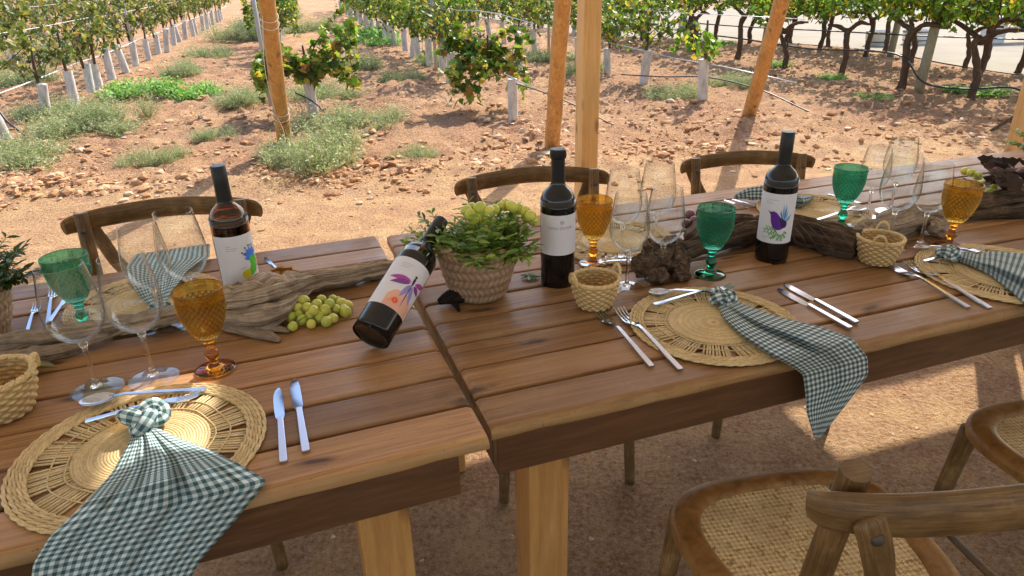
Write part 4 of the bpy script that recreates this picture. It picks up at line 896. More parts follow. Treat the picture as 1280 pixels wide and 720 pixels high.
branch(mb,[T(1185,262,.03),T(1220,256,.034),T(1262,250,.036),T(1310,246,.036),T(1380,244,.034)],[.014,.026,.032,.034,.030],81,n=28)
branch(mb,[T(1200,272,.014),T(1240,266,.018),T(1300,262,.02),T(1360,262,.02)],[.004,.014,.018,.014],82)
tag(mb.build('vine_root',M['old_vine']),'dark twisted vine wood at the right edge below the dried leaves','root')
# ------------------------------------------------------------------ leaves helper
def leaf(mb,p,d,nrm,L,Wd,col,kind='vine',curl=.2):
    d=d.normalized(); nrm=(nrm-d*nrm.dot(d)); 
    if nrm.length<1e-4: nrm=d.orthogonal()
    nrm.normalize(); s=d.cross(nrm)
    if kind=='vine': O=[(0,0),(-.12,.42),(.28,.50),(.42,.36),(.72,.38),(.66,.16),(1,0),(.66,-.16),(.72,-.38),(.42,-.36),(.28,-.50),(-.12,-.42)]
    else: O=[(0,0),(.25,.36),(.55,.5),(.85,.28),(1,0),(.85,-.28),(.55,-.5),(.25,-.36)]
    vs=[p+d*(L*.42)-nrm*(curl*L*.14)] if kind=='vine' else [p+d*(L*.5)]
    for a,b in O: vs.append(p+d*(a*L)+s*(b*Wd)+nrm*(abs(b)*curl*L-(a*a)*curl*L*.5))
    n=len(O); mb.add(vs,[(0,1+k,1+(k+1)%n) for k in range(n)],col)
def rv(r): 
    while True:
        v=Vector((r.uniform(-1,1),r.uniform(-1,1),r.uniform(-1,1)))
        if .05<v.length<1: return v.normalized()
# ------------------------------------------------------------------ baskets
def small_basket():
    t=thing('wicker_basket','','basket'); b=MB(); rows=10
    H=.062; prof=[(0,.002)]; m=5
    for i in range(rows*m+1):
        f=i/(rows*m); prof.append((.034+.013*math.sin(f*PI/2)+.002*f,.002+f*(H-.002)))
    def disp(i,th,r,z):
        if i<1: return 0
        row=(i-1)//m; ph=((i-1)%m)/m; return .0019*math.sin(th*15+PI*row)*math.sin(PI*ph+.5)+.0013*math.sin(PI*ph)
    n_=130; b.lathe(prof+[(.0475,H),(.045,H-.001)]+[(r-.003,z) for r,z in prof[::-1][:-1]]+[(0,.006)],130,disp=lambda i,th,r,z: disp(i,th,r,z) if i<len(prof) else (disp(2*len(prof)+1-i,th,r,z) if i>len(prof)+1 else 0))
    for q in range(len(b.f)):
        i=q//n_; th=2*PI*(q%n_+.5)/n_; g=1.
        ii=i if i<len(prof) else 2*len(prof)+1-i
        if ii>=1: row=(ii-1)//m; ph=((ii-1)%m+.5)/m; g=.38+.62*min(1,max(0,.15+1.1*math.sin(PI*ph)*(.62+.38*math.sin(th*15+PI*row))))  # gaps between strands painted darker, shading put into the colour
        b.c[q]=(g,g*.96,g*.9)
    b.build('woven_body',M['wicker'],t)
    b=MB()
    for ph in (0,PI,PI/2):
        n=140; b.tube([((.0485+.0022*math.cos(i*2*PI*22/n+ph))*math.cos(2*PI*i/n),(.0485+.0022*math.cos(i*2*PI*22/n+ph))*math.sin(2*PI*i/n),H+.0022*math.sin(i*2*PI*22/n+ph)) for i in range(n)],.0024,6,closed=True)
    b.build('rim',M['wicker'],t)
    for s in (-1,1):
        b=MB()
        for ph in (0,2.1,4.2):
            pts=[]
            for i in range(25):
                a=PI*i/24; c=Vector((s*(.050+.004*math.sin(a)),.014*math.cos(a),H-.004+.024*math.sin(a))); pts.append(c+Vector((s*.0018*math.cos(i*.9+ph),0,.0018*math.sin(i*.9+ph))))
            b.tube(pts,.0021,6)
        b.build('handle',M['wicker'],t)
    return t
sb=small_basket(); sb.location=(.171,1.287,.7505); sb.rotation_euler.z=rad(25); sb['label']='little wicker basket on the right table in front of the plain-label bottle'; sb['group']='little wicker baskets'
def pset(x,y): p=bp(x,y); return (p.x,p.y,.7505)
c=dup(sb,loc=(.852,1.478,.7505),rz=rad(60),label='little wicker basket in front of the brown log at right'); 
c=dup(sb,loc=(-.835,.945,.7505),rz=rad(20),label='little wicker basket cut off by the left edge of the photo',sc=(1.25,1.25,1.15))
def planter(label,seed,grapes,matl,n_br=95,leafc=None,spread=1.0,skip=None):
    t=thing('planter_basket',label,'basket',group='palm-leaf planter baskets with greenery'); b=MB(); H=.122; rows=6; m=6; prof=[(0,.002),(.045,.002)]
    for i in range(rows*m+1):
        f=i/(rows*m); prof.append((.056+.027*math.sin(f*PI/2)**.9,.003+f*(H-.003)))
    def disp(i,th,r,z):
        if i<2: return 0
        k=(i-2); row=k//m; ph=(k%m)/m; return .0022*math.sin(PI*ph)+.0016*math.sin(th*36+ph*PI*1.5*(1 if row%2 else -1)+row)*math.sin(PI*ph)
    np_=len(prof); b.lathe(prof+[(.080,H+.001),(.079,H-.004),(.076,.08),(.06,.06),(0,.06)],220,disp=lambda i,th,r,z: disp(i,th,r,z) if i<np_ else 0)
    for q in range(len(b.f)):
        i=q//220; th=2*PI*(q%220+.5)/220
        if 2<=i<np_: k=i-2; row=k//m; ph=(k%m+.5)/m; g=.45+.55*min(1,(.25+math.sin(PI*ph))*(.72+.28*math.sin(th*36+ph*PI*1.5*(1 if row%2 else -1)+row))); b.c[q]=(g,g*.97,g*.93)  # weave grooves darkened in the colour to imitate their shade
    b.build('woven_body',matl,t)
    b=MB(); n=120
    b.tube([((.0825)*math.cos(2*PI*i/n),(.0825)*math.sin(2*PI*i/n),H+.001+.0015*math.sin(i*1.1)) for i in range(n)],.0036,7,closed=True,col=(1,1,1)); b.build('rim',matl,t)
    for a0 in (-2.35,.8):
        b=MB()
        for ph in (0,PI):
            pts=[]
            for i in range(40):
                f=i/39; a=a0+(f-.5)*1.1; rr=.0855; zz=H-.004+.010*math.sin(PI*f)*(-1)+.004; pts.append(Vector(((rr+.003*math.cos(i*1.0+ph))*math.cos(a),(rr+.003*math.cos(i*1.0+ph))*math.sin(a),zz+.003*math.sin(i*1.0+ph)+.01)))
            b.tube(pts,.0034,6)
        b.build('rope_handle',M['rope'],t)
    # foliage
    b=MB(); st=MB(); r=random.Random(seed)
    for i in range(n_br):
        a=r.uniform(0,2*PI); rr=.070*math.sqrt(r.random())
        if skip and abs((a-skip+PI)%(2*PI)-PI)<.55 and rr>.02: continue
        base=Vector((rr*math.cos(a),rr*math.sin(a),H-.03)); out=Vector((math.cos(a),math.sin(a),0)); lean=r.uniform(.15,1.1)*(rr/.07+.15)
        if skip and abs((a-rad(38)+PI)%(2*PI)-PI)<.6: lean*=.35
        L=r.uniform(.06,.115)*spread; d=(out*lean+Vector((0,0,1))+rv(r)*.3).normalized(); pts=[base]; p=base.copy()
        for k in range(8):
            d=(d+Vector((0,0,-.06))+out*.03+rv(r)*.05).normalized(); p=p+d*L/8; pts.append(p.copy())
        st.tube(pts,interp([.0014,.0006],9),5)
        tone=r.random()
        for k in range(2,9):
            for s_ in (-1,1):
                sd=d.cross(Vector((0,0,1))); sd=sd.normalized() if sd.length>.05 else Vector((1,0,0)); dd=(d*.6+sd*s_+rv(r)*.35).normalized(); ll=r.uniform(.016,.028)
                base_c=[(.07,.15,.025),(.14,.25,.045),(.26,.37,.07),(.38,.48,.11)][min(3,int((tone*.6+r.random()*.5)*4))]
                if leafc: base_c=leafc(r)
                leaf(b,pts[k],dd,(Vector((0,0,1))+rv(r)*.6),ll,ll*.34,base_c,'oval',.2)
    b.build('foliage',M['plant'],t); st.build('stems',M['stem'],t)
    return t
def grape_sphere(mat,parent,p,r,first={}):
    k=mat
    if k not in first:
        bm=bmesh.new(); bmesh.ops.create_uvsphere(bm,u_segments=20,v_segments=14,radius=1); me=bpy.data.meshes.new('grape'); bm.to_mesh(me); bm.free(); me.shade_smooth(); me.materials.append(M[mat]); first[k]=me
    o=bpy.data.objects.new('grape',first[k]); COL.objects.link(o); o.location=p; o.scale=(r,r,r*1.1); o.rotation_euler=(random.uniform(0,3),random.uniform(0,3),0); o.parent=parent; return o
def bunch(label,mat,center,pts,stem=True):
    t=thing('grape_bunch',label,'grapes',center,0,'bunches of grapes')
    for (x,y,z,r) in pts: grape_sphere(mat,t,Vector((x,y,z))-Vector(center),r)
    if stem:
        b=MB(); P=[Vector(p[:3])-Vector(center) for p in pts]; c=sum(P,Vector())/len(P)
        for p in P: b.tube([c+Vector((0,0,.004)),(c+p)/2+Vector((0,0,.006)),p+Vector((0,0,.004))],.0011,5)
        b.build('stalk',M['stem'],t)
    return t
PL=Vector((-.072,1.358,.7505))
o=planter('woven palm planter basket with green sprigs in the middle of the table',5,None,M['palm'],125,skip=rad(160),spread=.9); o.location=PL; o.rotation_euler.z=rad(-20)
def gp(px,py,h,r): p=bp(px,py,.75+h); return (p.x,p.y,p.z,r)
def gq(px,py,h,r): p=bp(px,py,.75+h+.025); return (p.x,p.y,p.z,r*1.12)
bunch('yellow-green grapes nestled in the middle planter basket, nearest the camera','ygrape',tuple(bp(603,268,.92)),[gq(*q) for q in ((588,268,.165,.0105),(600,261,.172,.0125),(612,264,.168,.0105),(595,272,.155,.0115),(610,268,.150,.0105),(605,278,.140,.0105),(583,263,.168,.010),(618,262,.168,.010),(606,287,.130,.009),(590,259,.17,.009))])
bunch('yellow grapes at the right side of the middle planter basket','ygrape',tuple(bp(645,262,.92)),[gq(*q) for q in ((632,256,.165,.012),(640,258,.168,.011),(648,260,.160,.010),(656,264,.155,.010),(663,270,.150,.011),(667,276,.138,.010),(626,258,.165,.009),(658,272,.14,.010))])
o=planter('planter basket with dark green leaves cut off by the left edge',9,None,M['palm'],110,lambda r:(.03+.05*r.random(),.07+.07*r.random(),.02),1.05); o.location=bp(-30,425); o.location.z=.7505
o=planter('planter basket with green sprigs cut off by the right edge, behind the dried leaves',12,None,M['palm'],110); o.location=bp(1318,232); o.location.z=.7505
rg=random.Random(4); pts=[]
for i,(px,py,h) in enumerate(((366,408,.010),(389,405,.010),(416,398,.011),(430,386,.012),(374,393,.014),(388,394,.016),(400,396,.013),(406,388,.022),(396,381,.030),(384,384,.026),(412,380,.028),(372,385,.022),(420,386,.016),(402,374,.028),(416,374,.020),(427,380,.014),(434,382,.011),(380,376,.030),(364,396,.011),(422,376,.014),(392,388,.030),(408,402,.011),(378,400,.010),(432,390,.010))):
    pts.append(gp(px,py,h,.0108*rg.uniform(.84,1.16)))
bunch('green grape bunch lying on the planks beside the left driftwood','grape',tuple(bp(400,398)),pts)
bunch('pinkish purple grapes on the knobbly root left of the bird-label bottle','pgrape',tuple(bp(868,275,.80)),[gp(px,py,h,.0125) for px,py,h in ((862,268,.062),(876,266,.066),(868,276,.055),(884,274,.055),(858,280,.05),(880,282,.048),(893,270,.055))])
bunch('yellow grapes beside the right amber goblet','ygrape',tuple(bp(1222,240)),[gp(px,py,h,.012) for px,py,h in ((1222,220,.05),(1234,226,.05),(1241,234,.04),(1244,243,.030),(1236,247,.026),(1228,230,.055),(1214,216,.055),(1206,214,.05),(1238,240,.034))])
bunch('dark purple grapes among the dried leaves at the right edge','pgrape',tuple(bp(1250,222)),[gp(px,py,h,.013) for px,py,h in ((1246,214,.04),(1256,218,.036),(1262,214,.045),(1250,222,.03),(1268,220,.04),(1276,216,.05))])
# loose leaves on the tables
def leafthing(name,label,cat,specs,mat='dryleaf',kind='vine'):
    b=MB(); r=random.Random(len(label))
    for (px,py,h,L,ang,col,curl,tilt) in specs:
        d=Vector((math.cos(ang),math.sin(ang),tilt*.4)); leaf(b,bp(px,py,.75+h),d,Vector((0,0,1))+rv(r)*tilt,L,L*.9 if kind=='vine' else L*.45,tuple(c*r.uniform(.8,1.2) for c in col),kind,curl)
    tag(b.build(name,M[mat],smooth=False,solid=.0006),label,cat)
leafthing('dried_leaf','curled orange-brown dried leaf beside the driftwood and the brown bottle','leaf',[(345,342,.03,.055,.3,(.55,.30,.10),.5,.5),(352,350,.03,.050,2.2,(.60,.36,.14),.5,.6),(338,350,.03,.05,-.8,(.5,.26,.08),.5,.5)])
leafthing('dried_leaf','large dried leaf lying under the driftwood at the left edge','leaf',[(-10,470,.012,.10,.35,(.22,.20,.10),.25,.2)],kind='oval')
leafthing('dried_leaves','crumpled dark dried leaves piled at the right edge','leaves',[(1228+ (i*17)%60,204+(i*7)%34,.03+.012*(i%5),.06,i*1.7,(.075,.042,.030),.35,.7) for i in range(26)])
leafthing('vine_leaf','pale green vine leaves on the planks behind the near green goblet','leaf',[(925,296,.012,.05,.3,(.20,.25,.07),.3,.5),(940,290,.014,.045,1.6,(.28,.30,.10),.3,.5),(915,300,.012,.045,-2.6,(.16,.20,.06),.3,.5),(950,296,.01,.04,-.4,(.30,.28,.10),.3,.4)],'plant')
leafthing('succulent_leaf','thick pale green leaf standing beside the yellow grapes at right','leaf',[(1224,236,.06,.06,1.9,(.30,.42,.20),.1,.9),(1228,226,.045,.085,-.15,(.24,.36,.16),.15,.4)],'plant','oval')
leafthing('sprig','small green sprig lying on the planks between planter and bottle','sprig',[(662+dx,346+dy,.004,.022,a,(.17,.24,.07),.2,.3) for dx,dy,a in ((0,0,0),(0,0,.9),(0,0,1.8),(0,0,2.8),(0,0,-.8),(0,0,-1.7),(0,0,3.6),(3,2,.4))],'plant','oval')
mb=MB(); mb.box((0,0,0),(.012,.036,.002)); mb.lathe([(0,0.),(.009,0.),(.009,.003),(0,.003)],14)
# ------------------------------------------------------------------ vines
ROW=Vector((-.28,1,0)).normalized(); RANG=math.atan2(ROW.y,ROW.x)
GRN=[(.07,.13,.022),(.13,.20,.035),(.21,.29,.045),(.36,.38,.06),(.52,.43,.07),(.36,.20,.06)]
def pal(kind):
    if kind=='olive': return [(.08,.12,.03),(.14,.17,.045),(.21,.22,.06),(.33,.29,.08),(.42,.29,.09),(.26,.15,.08)]
    if kind=='bright': return [(.08,.17,.022),(.15,.27,.035),(.26,.40,.05),(.42,.50,.06),(.62,.54,.06),(.55,.32,.06)]
    return GRN
def make_vine(kind,seed,tube=True,z0=.42,z1=1.45,nsh=16,per=24,halfL=.5,halfW=.24,old=False,leafs=.058,droop=.3):
    r=random.Random(seed); t=thing('grape_vine','','vine'); P=pal(kind)
    if tube:
        b=MB(); lean=(r.uniform(-.05,.05),r.uniform(-.05,.05)); b.tube([(0,0,-.05),(lean[0]*.5,lean[1]*.5,.2),(lean[0],lean[1],.41)],[.058,.056,.055],14); b.build('grow_tube',M['tube'],t,autos=50)
    tr=MB()
    if old:
        lx=r.uniform(-.12,.12); pth=[(0,0,-.05),(lx*.5,r.uniform(-.05,.05),.25),(lx,r.uniform(-.06,.06),.5),(lx*.6,0,z0-.05)]
        branch(tr,pth,[.045,.036,.033,.042],seed,n=12,fr=12,amp=.4,k=5)
        for s in (-1,1): branch(tr,[(lx*.6,0,z0-.08),(s*.18,r.uniform(-.05,.05),z0+r.uniform(-.02,.06)),(s*.42,r.uniform(-.05,.05),z0+r.uniform(0,.1))],[.034,.026,.014],seed+s,n=10,fr=12,amp=.4,k=4)
    else: branch(tr,[(0,0,.35),(0.02,0,z0+.15),(0,.02,z0+.45)],[.022,.018,.010],seed,n=8,fr=12,k=3)
    tr.build('trunk',M['trunk'],t)
    b=MB(); cn=MB()
    for i in range(nsh):
        p=Vector((r.uniform(-halfL,halfL)*(.8 if not old else 1),r.uniform(-.1,.1),z0+r.uniform(0,.25))); d=Vector((r.uniform(-.4,.4),r.uniform(-.8,.8),1)).normalized(); pts=[p.copy()]
        L=(z1-z0)*r.uniform(.6,1.15); dr=droop*r.uniform(.2,1.4)
        for k in range(per//2):
            f=k/(per/2); d=(d+rv(r)*.22+Vector((0,(.1 if d.y>0 else -.1),-dr*f*.6))).normalized(); p=p+d*L/(per/2); p.y=max(-halfW*1.6,min(halfW*1.6,p.y)); pts.append(p.copy())
            for q in range(2+(r.random()<.75)):
                dd=(rv(r)+Vector((0,0,-.35))).normalized(); s=leafs*r.uniform(.6,1.25); u=r.random(); idx=min(5,int(u**2.0*6)); c=P[idx]; j=r.uniform(.8,1.2)
                leaf(b,p+rv(r)*.04,dd,(Vector((0,0,1))+rv(r)*.9),s,s,tuple(x*j for x in c),'vine',.22)
        cn.tube(pts[::2],interp([.006,.002],len(pts[::2])),4)
    b.build('foliage',M['leaf'],t,smooth=False); cn.build('canes',M['trunk'],t); return t
protos={}
def proto(k,**kw):
    protos[k]=make_vine(**kw); protos[k].location=(0,-400,0); return protos[k]
VAR={'olive':[dict(kind='olive',seed=1,nsh=11,z1=1.55,halfL=.36),dict(kind='olive',seed=2,nsh=8,z1=1.3,halfL=.3),dict(kind='olive',seed=3,nsh=10,z1=1.5,halfL=.36)],
 'mid':[dict(kind='mid',seed=4,nsh=24,z1=1.55),dict(kind='mid',seed=5,nsh=20,z1=1.45),dict(kind='mid',seed=6,nsh=24,z1=1.6)],
 'old':[dict(kind='bright',seed=7,tube=False,old=True,z0=.66,z1=1.6,nsh=40,halfL=.6,halfW=.3),dict(kind='bright',seed=8,tube=False,old=True,z0=.62,z1=1.55,nsh=40,halfL=.65,halfW=.3),dict(kind='bright',seed=9,tube=False,old=True,z0=.68,z1=1.6,nsh=42,halfL=.6,halfW=.3)]}
cnt={}
def vine(kind,x,y,label,group,sc=1.0,rz=None,var=None):
    i=cnt.get(kind,0); cnt[kind]=i+1; vi=(i if var is None else var)%3; key=(kind,vi); r=random.Random(i*7+vi)
    if key not in protos: protos[key]=make_vine(**VAR[kind][vi]); o=protos[key]
    else: o=dup(protos[key])
    o.location=(x,y,gz(x,y)); o.rotation_euler.z=(RANG if rz is None else rz)+(PI if r.random()<.5 else 0)+r.uniform(-.1,.1); o.rotation_euler.x=r.uniform(-.07,.07); o.rotation_euler.y=r.uniform(-.07,.07); s=sc*r.uniform(.88,1.1); o.scale=(s,s,s*r.uniform(.94,1.06)); tag(o,label,'vine',group); return o
# single bushes with their own shapes
def special(x,y,label,**kw):
    o=make_vine(**kw); o.location=(x,y,gz(x,y)); o.rotation_euler.z=RANG; tag(o,label,'vine','grapevines'); return o
special(-.17,7.72,'nearest bushy green vine, drooping to the ground beside a pale stub post',kind='mid',seed=31,tube=False,z0=.30,z1=.95,nsh=22,per=26,halfL=.34,halfW=.38,leafs=.085,droop=1.6)
special(-2.10,7.6,'leafy green vine right behind the leaning pole with white string',kind='mid',seed=33,tube=True,z0=.30,z1=1.20,nsh=26,per=22,halfL=.34,halfW=.30,leafs=.085,droop=.9)
special(2.20,7.90,'sparse vine with hardly any leaves, first in the row right of the square post',kind='bright',seed=35,tube=True,z0=.36,z1=.75,nsh=5,per=14,halfL=.2,halfW=.16,leafs=.07,droop=.8)
b=MB(); b.tube([(0,0,-.05),(0,0,.44)],.05,14); o=b.build('stub_post',M['tube'],loc=(.057,7.06,0),autos=50); tag(o,'short pale stub post between the drooping vine and the leaning pole','post')
def row(x7,kind,ylist,label,dens=1.0,sc=1.0):
    for y in ylist:
        x=x7-.28*(y-7.0); vine(kind,x+random.uniform(-.05,.05),y,label,'grapevines',sc)
def yl(a,b,st):
    out=[];y=a
    while y<b: out.append(y+random.uniform(-.12,.12)); y+=st; st*=1.012
    return out
row(-4.95,'olive',[6.8,7.9,8.9,9.7,10.3,11.0]+yl(12,30,1.0),'vine in a pale grow tube in the long row at the left of the photo',sc=1.0)
row(-7.3,'olive',yl(9.0,28,1.1),'vine with olive leaves in the row beyond the leftmost long row')
row(-9.7,'olive',yl(12,30,1.2),'vine far off behind the rows at the top left corner')
row(-12.1,'olive',yl(15,32,1.4),'vine in the farthest row at the top left corner')
row(-2.45,'mid',yl(13.5,34,1.1),'vine far up the row that starts behind the pole with white string')
row(.08,'mid',[10.0,10.9,11.7]+yl(12.7,34,1.0),'vine in a pale tube in the row behind the drooping middle bush')
row(2.45,'mid',[9.4,10.5,11.6]+yl(12.6,30,1.05),'vine in a pale tube in the row just right of the square post')
row(4.9,'mid',yl(14.5,30,1.2),'vine far back in the fourth row, above the right far chair')
for x_,y_ in ((6.9,9.6),(6.5,10.1),(6.6,12.5),(6.0,13.4),(5.2,13.4),(4.1,16.4),(3.6,14.2),(3.9,15.8),(5.6,14.3),(3.2,17.2),(2.9,15.6),(2.6,18.3),(5.9,8.9)): vine('old',x_,y_,'old dark-trunked vine in the leafy rows in front of the pale road','old dark-trunked vines')
ov=[(5.05,7.62,'twisted old vine, nearest trunk at the right, forking below its leaves'),(4.70,8.36,'old vine with a dark straight trunk beside the greenish stake'),(4.56,9.72,'old vine with a slim leaning trunk right of the strongly leaning pole'),(4.13,10.6,None),(3.79,11.7,None),(3.35,12.9,None),(6.03,10.67,None),(5.75,11.5,None),(5.48,12.66,None),(4.82,14.3,None),(4.40,15.3,None),(5.35,6.55,'old vine whose leaves fill the top right corner')]
for x,y,l in ov: vine('old',x,y,l or ('old dark-trunked vine in the leafy rows in front of the pale road'),'old dark-trunked vines')
for x,y,l in ((4.80,8.20,'thick greenish wooden stake beside the dark straight vine trunk'),(6.26,11.7,'weathered wooden stake at the back beside the pale road'),(5.03,14.1,'far weathered stake in the rear row above the right far chair')):
    b=MB(); b.tube([(0,0,-.1),(.06,0,1.4)],[.055,.048],12); o=b.build('vineyard_stake',M['stake'],loc=(x,y,0)); tag(o,l,'stake','vineyard stakes')
for x,y,l in ((.08-.28*4.2,11.2,'grey trellis post rising above the middle rows'),(.08-.28*9,16.,'thin grey trellis post farther up the middle row'),(2.45-.28*6,13.,'grey trellis post in the row right of the middle'),(-2.45-.28*1.2,8.3,'thin trellis post above the vine behind the string pole'),(-4.95-.28*6,13.,'thin grey trellis post in the long left row'),(-7.3-.28*4,11.,'thin grey trellis post near the top left corner')):
    b=MB(); b.tube([(0,0,-.1),(0,0,1.75)],.024,8); o=b.build('trellis_post',M['column'],loc=(x,y,0)); tag(o,l,'post','trellis posts')
def cable(name,pts,r,mat,label,cat,grp=None,sag=0):
    b=MB(); b.tube(smooth_path(pts,6),r,6); return tag(b.build(name,mat),label,cat,grp)
def rl(x7,y,z): return (x7-.28*(y-7),y,z+random.uniform(-.02,.02))
for x7,zs,lab in ((-4.95,(.44,.95,1.3),'left long row'),(-7.3,(.5,1.0,1.35),'second row at the left'),(.08,(.46,1.0),'middle row'),(2.45,(.44,.95),'row right of the square post')):
    b=MB()
    for z in zs: b.tube([rl(x7,y,z) for y in (6.4,7.5,8.5,9.5,10.5,12,14,17,20,25,32)],.006 if z<.5 else .0035,5)
    tag(b.build('trellis_wire',M['string'] if x7<0 else M['wire']),'thin pale trellis wires strung along the vines of the '+lab,'wire','trellis wires')
cable('drip_hose',[(3.0,12.6,.42),(3.6,11.2,.40),(4.15,9.9,.36),(4.45,8.9,.42),(4.62,8.35,.40),(4.72,8.0,.16),(4.95,7.6,.14),(5.2,7.2,.20),(5.3,6.9,.05),(5.6,6.5,.03)],.011,M['hose'],'black irrigation hose sagging past the old vine trunks at right','hose')
cable('drip_hose',[(3.2,13.8,.50),(4.2,12.6,.46),(5.2,11.6,.44),(6.2,10.5,.42),(7.2,9.2,.44),(8.2,8.2,.42)],.010,M['hose'],'straight black irrigation hose along the rear vine row at right','hose')
cable('drip_hose',[(1.5,9.3,.16),(1.9,8.7,.2),(2.3,8.1,.26),(2.7,7.5,.20),(3.1,7.0,.03),(3.3,6.8,.02)],.007,M['hose'],'black irrigation hose passing behind the leaning pole at right','hose')
cable('drip_hose',[(.09,7.0,.40),(.35,6.9,.33),(.7,6.75,.20),(1.0,6.65,.05),(1.15,6.75,.02)],.006,M['hose'],'short black hose from the pale stub post down to the soil','hose')
cable('drip_hose',[(-5.2,6.6,.36),(-4.9,6.7,.36),(-4.75,6.65,.22),(-4.6,6.6,.10)],.011,M['hose'],'black hose bending down at the first tube of the left row','hose')
cable('drip_hose',[(-2.15,7.2,.34),(-1.95,7.1,.26),(-1.8,7.05,.12),(-1.7,7.05,.03)],.009,M['hose'],'short black hose beside the pole with white string','hose')
# old dead vine shoot at right
b=MB(); branch(b,[(4.15,6.0,0),(4.4,6.05,.12),(4.7,6.2,.28),(4.85,6.25,.55),(5.0,6.3,.95)],[.010,.012,.014,.010,.006],5,n=8,fr=20); branch(b,[(4.7,6.2,.28),(4.9,6.1,.45),(5.05,6.0,.8)],[.008,.007,.004],6,n=7); branch(b,[(4.15,6.0,.01),(4.25,5.92,.02),(4.4,5.9,.01)],[.008,.006,.003],7,n=7)
tag(b.build('dead_branch',M['trunk']),'thin bare bent branch standing in the soil at the right edge','branch')
# ------------------------------------------------------------------ weeds
def weed(kind,seed,R=.35,H=.3,n=700):
    r=random.Random(seed); b=MB(); subs=[(r.uniform(-R,R)*.75,r.uniform(-R,R)*.75,r.uniform(.45,1.1)) for _ in range(9)]
    for i in range(n):
        ox,oy,hs=subs[i%9]
        a=r.uniform(0,2*PI); rr=R*.62*r.random()**.8; hh=H*(1-(rr/R)**2*.6)*r.uniform(.3,1.25)*(1+.35*nz(math.cos(a)*rr*6/R,math.sin(a)*rr*6/R,seed))*hs
        base=Vector((ox+rr*.3*math.cos(a),oy+rr*.3*math.sin(a),0)); tip=Vector((ox+rr*math.cos(a),oy+rr*math.sin(a),hh))+rv(r)*.05
        d=(tip-base); 
        if kind=='grey':
            c=r.choice([(.36,.40,.22),(.44,.46,.28),(.30,.36,.18),(.54,.51,.33),(.22,.27,.13)]); w_=.0016
            s=d.cross(rv(r)).normalized()*w_; b.add([base-s,base+s,tip],[(0,1,2)],tuple(x*.7 for x in c))
            for q in range(6):
                p=base.lerp(tip,.35+.65*r.random()); dd=(rv(r)+Vector((0,0,.3))).normalized(); l=r.uniform(.012,.030); s=dd.cross(rv(r)).normalized()*l*.16; b.add([p,p+dd*l*.5+s,p+dd*l,p+dd*l*.5-s],[(0,1,2,3)],c)
        else:
            c=r.choice([(.20,.42,.09),(.28,.50,.12),(.14,.31,.06),(.38,.54,.16)])
            for q in range(3):
                p=base.lerp(tip,.4+.6*r.random()); dd=(rv(r)+Vector((0,0,.2))).normalized(); l=r.uniform(.03,.06); leaf(b,p,dd,Vector((0,0,1))+rv(r)*.5,l,l*.5,c,'oval',.2)
    return b.build('weed_bush',M['weed'],smooth=False)
wk={('grey',0):dict(seed=1,n=1300),('grey',1):dict(seed=2,n=1100,H=.24),('grey',2):dict(seed=3,n=1200,R=.38),('green',0):dict(seed=4,H=.16,n=420),('green',1):dict(seed=5,H=.2,n=420)}
wp={}
def weed_at(px,py,sz,label,kind='grey',var=0,hz=1.0):
    P=bp(px,py,0); key=(kind,var)
    if key not in wp: wp[key]=weed(kind,**wk[key]); o=wp[key]
    else: o=dup(wp[key])
    o.location=(P.x,P.y,gz(P.x,P.y)-.01); o.rotation_euler.z=random.uniform(0,6); o.scale=(sz*random.uniform(.95,1.4),sz*random.uniform(.85,1.15),sz*hz*random.uniform(.7,1.0)); tag(o,label,'weeds','weed bushes among the vines')
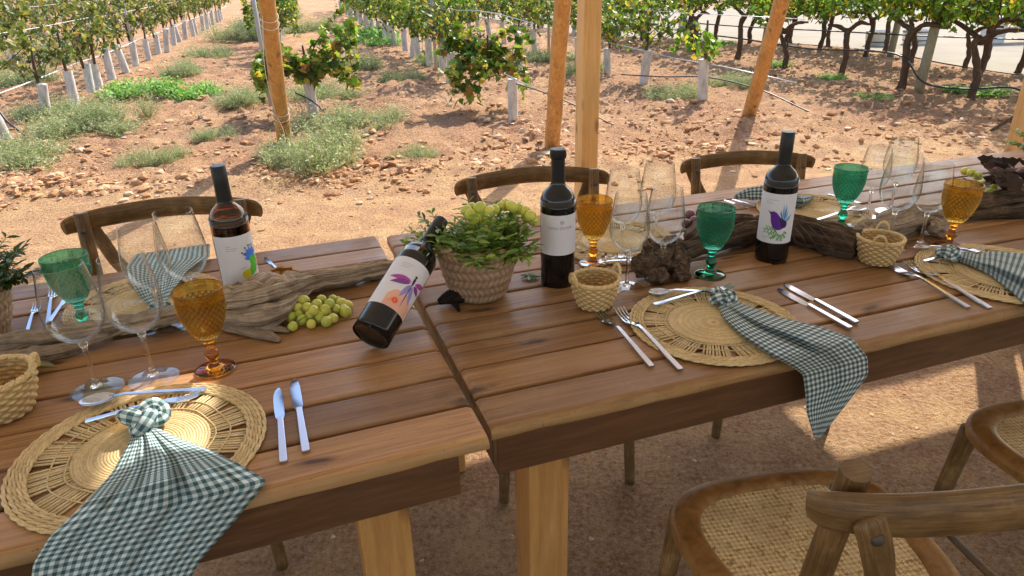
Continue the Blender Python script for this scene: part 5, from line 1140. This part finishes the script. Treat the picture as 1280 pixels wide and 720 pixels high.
W=[(25,205,1.1,'grey-green weed bush at the left edge below the first vine tube','grey',0),(85,170,1.3,'wide grey-green weed clump right of the first vine tube','grey',1),(140,155,1.1,'grey-green weed clump below the leafy bright green patch','grey',2),(60,150,1.0,'grey-green weeds at the foot of the second vine tube','grey',0),
(195,208,.6,'small low grey weed clump on the open soil at left','grey',1),(275,175,.55,'small grey weed left of the pole with string','grey',2),(402,205,1.15,'big grey-green weed bush right of the foot of the pole with string','grey',0),(360,195,.6,'grey weed at the foot of the pole with string','grey',1),
(400,165,1.0,'grey-green weed clump behind the big bush by the pole','grey',2),(460,160,1.0,'wide grey weed bush right of the pole group, seen over open soil','grey',0),(395,125,1.3,'grey-green weeds behind the vine with the pole','grey',1),(320,130,1.0,'grey weed clump left of the pole at mid distance','grey',2),
(438,90,1.1,'yellowish upright weed bush in the gap between the rows','grey',2),(503,103,.8,'rounded grey weed bush left of the middle tubes','grey',0),(520,200,.5,'faint small grey weed on bright soil below the drooping vine','grey',1),
(230,95,1.2,'grey weeds along the foot of the left row, right of the fourth tube','grey',0),(270,72,1.6,'grey-green weeds farther up beside the left row','grey',1),(300,52,2.0,'grey-green weeds near the end of the left row','grey',2),(320,38,2.2,'far grey-green weeds where the left row fades','grey',0),
(850,125,1.0,'grey-green weeds at the foot of the sparse vine right of the square post','grey',1),(905,110,.8,'grey weeds right of the sparse vine tube','grey',2),(730,95,1.0,'grey weeds behind the square post','grey',0),(680,80,1.2,'grey weeds between the two middle rows','grey',1),
(560,85,1.0,'grey weeds at the foot of the middle tubes','grey',2),(350,25,2.4,'far pale weeds behind the left pole top','grey',1),(390,40,1.8,'far weeds between the string pole and the middle row','grey',0),(20,110,1.6,'grey weeds in the gap behind the first left vines','grey',1),(70,80,2.0,'grey weeds between the two left rows','grey',2),(0,60,2.2,'grey weeds at the far left edge','grey',0),
(150,123,1.0,'bright green leafy patch at left, left part','green',0),(200,122,1.1,'bright green leafy patch at left, middle part','green',1),(245,122,1.0,'bright green leafy patch at left, right part','green',0),(395,85,1.1,'bright green leafy weed behind the pole with string','green',1),(455,48,1.9,'bright green leafy weeds in the far gap between rows','green',0),(480,58,1.2,'bright green weed at the foot of the far middle row','green',1),(425,55,1.4,'bright green weed left of the far middle row','green',0),
(970,85,.5,'small green weed under the rear vines','green',1),(910,58,.7,'small green weed tuft by the pale road','green',0),(1090,125,.5,'small weed tuft left of the greenish stake','green',1),(1220,120,.7,'thin green weed beside the nearest old trunk','green',0),(1040,100,.5,'low green weed below the leaning vine trunk','green',1)]
for w_ in W: weed_at(*w_)
# ------------------------------------------------------------------ beyond the vines
def barrel(x,y,label,s=.62):
    t=thing('barrel_planter',label,'planter',(x,y,.004),0,'wooden tub planters beside the road'); b=MB(); b.lathe([(0,.02),(.30,.02),(.32,0),(.37,.22),(.38,.42),(.36,.42),(.33,.36),(0,.36)],24); b.build('tub',M['white'],t,autos=30); t.scale=(s,s,s)
    b=MB()
    for z,r in ((.10,.352),(.34,.384)): b.lathe([(r,z),(r+.004,z),(r+.004,z+.03),(r,z+.03)],24)
    b.build('hoop',M['rivet'],t,autos=30); return t
barrel(7.0,13.6,'pale wooden tub planter on the road behind the rear old vines'); barrel(7.75,13.7,'second pale wooden tub planter, right of the first, on the road'); barrel(4.6,18.5,'small wooden tub planter far back above the right far chair')
t=thing('stone_bench','white stone bench on the pale road at upper right','bench',(9.6,13.6,.004),.1)
b=MB(); b.box((0,0,.40),(1.5,.45,.12)); b.build('seat',M['white'],t,smooth=False,bevel=.01)
for s in (-1,1): b=MB(); b.box((s*.5,0,.17),(.22,.38,.34)); b.build('support',M['white'],t,smooth=False,bevel=.01)
b=MB(); b.tube([(0,0,-.1),(0,0,2.6)],.16,20); tag(b.build('column',M['column'],loc=(7.15,9.35,0),autos=50),'pinkish grey round column at the upper right edge','column')
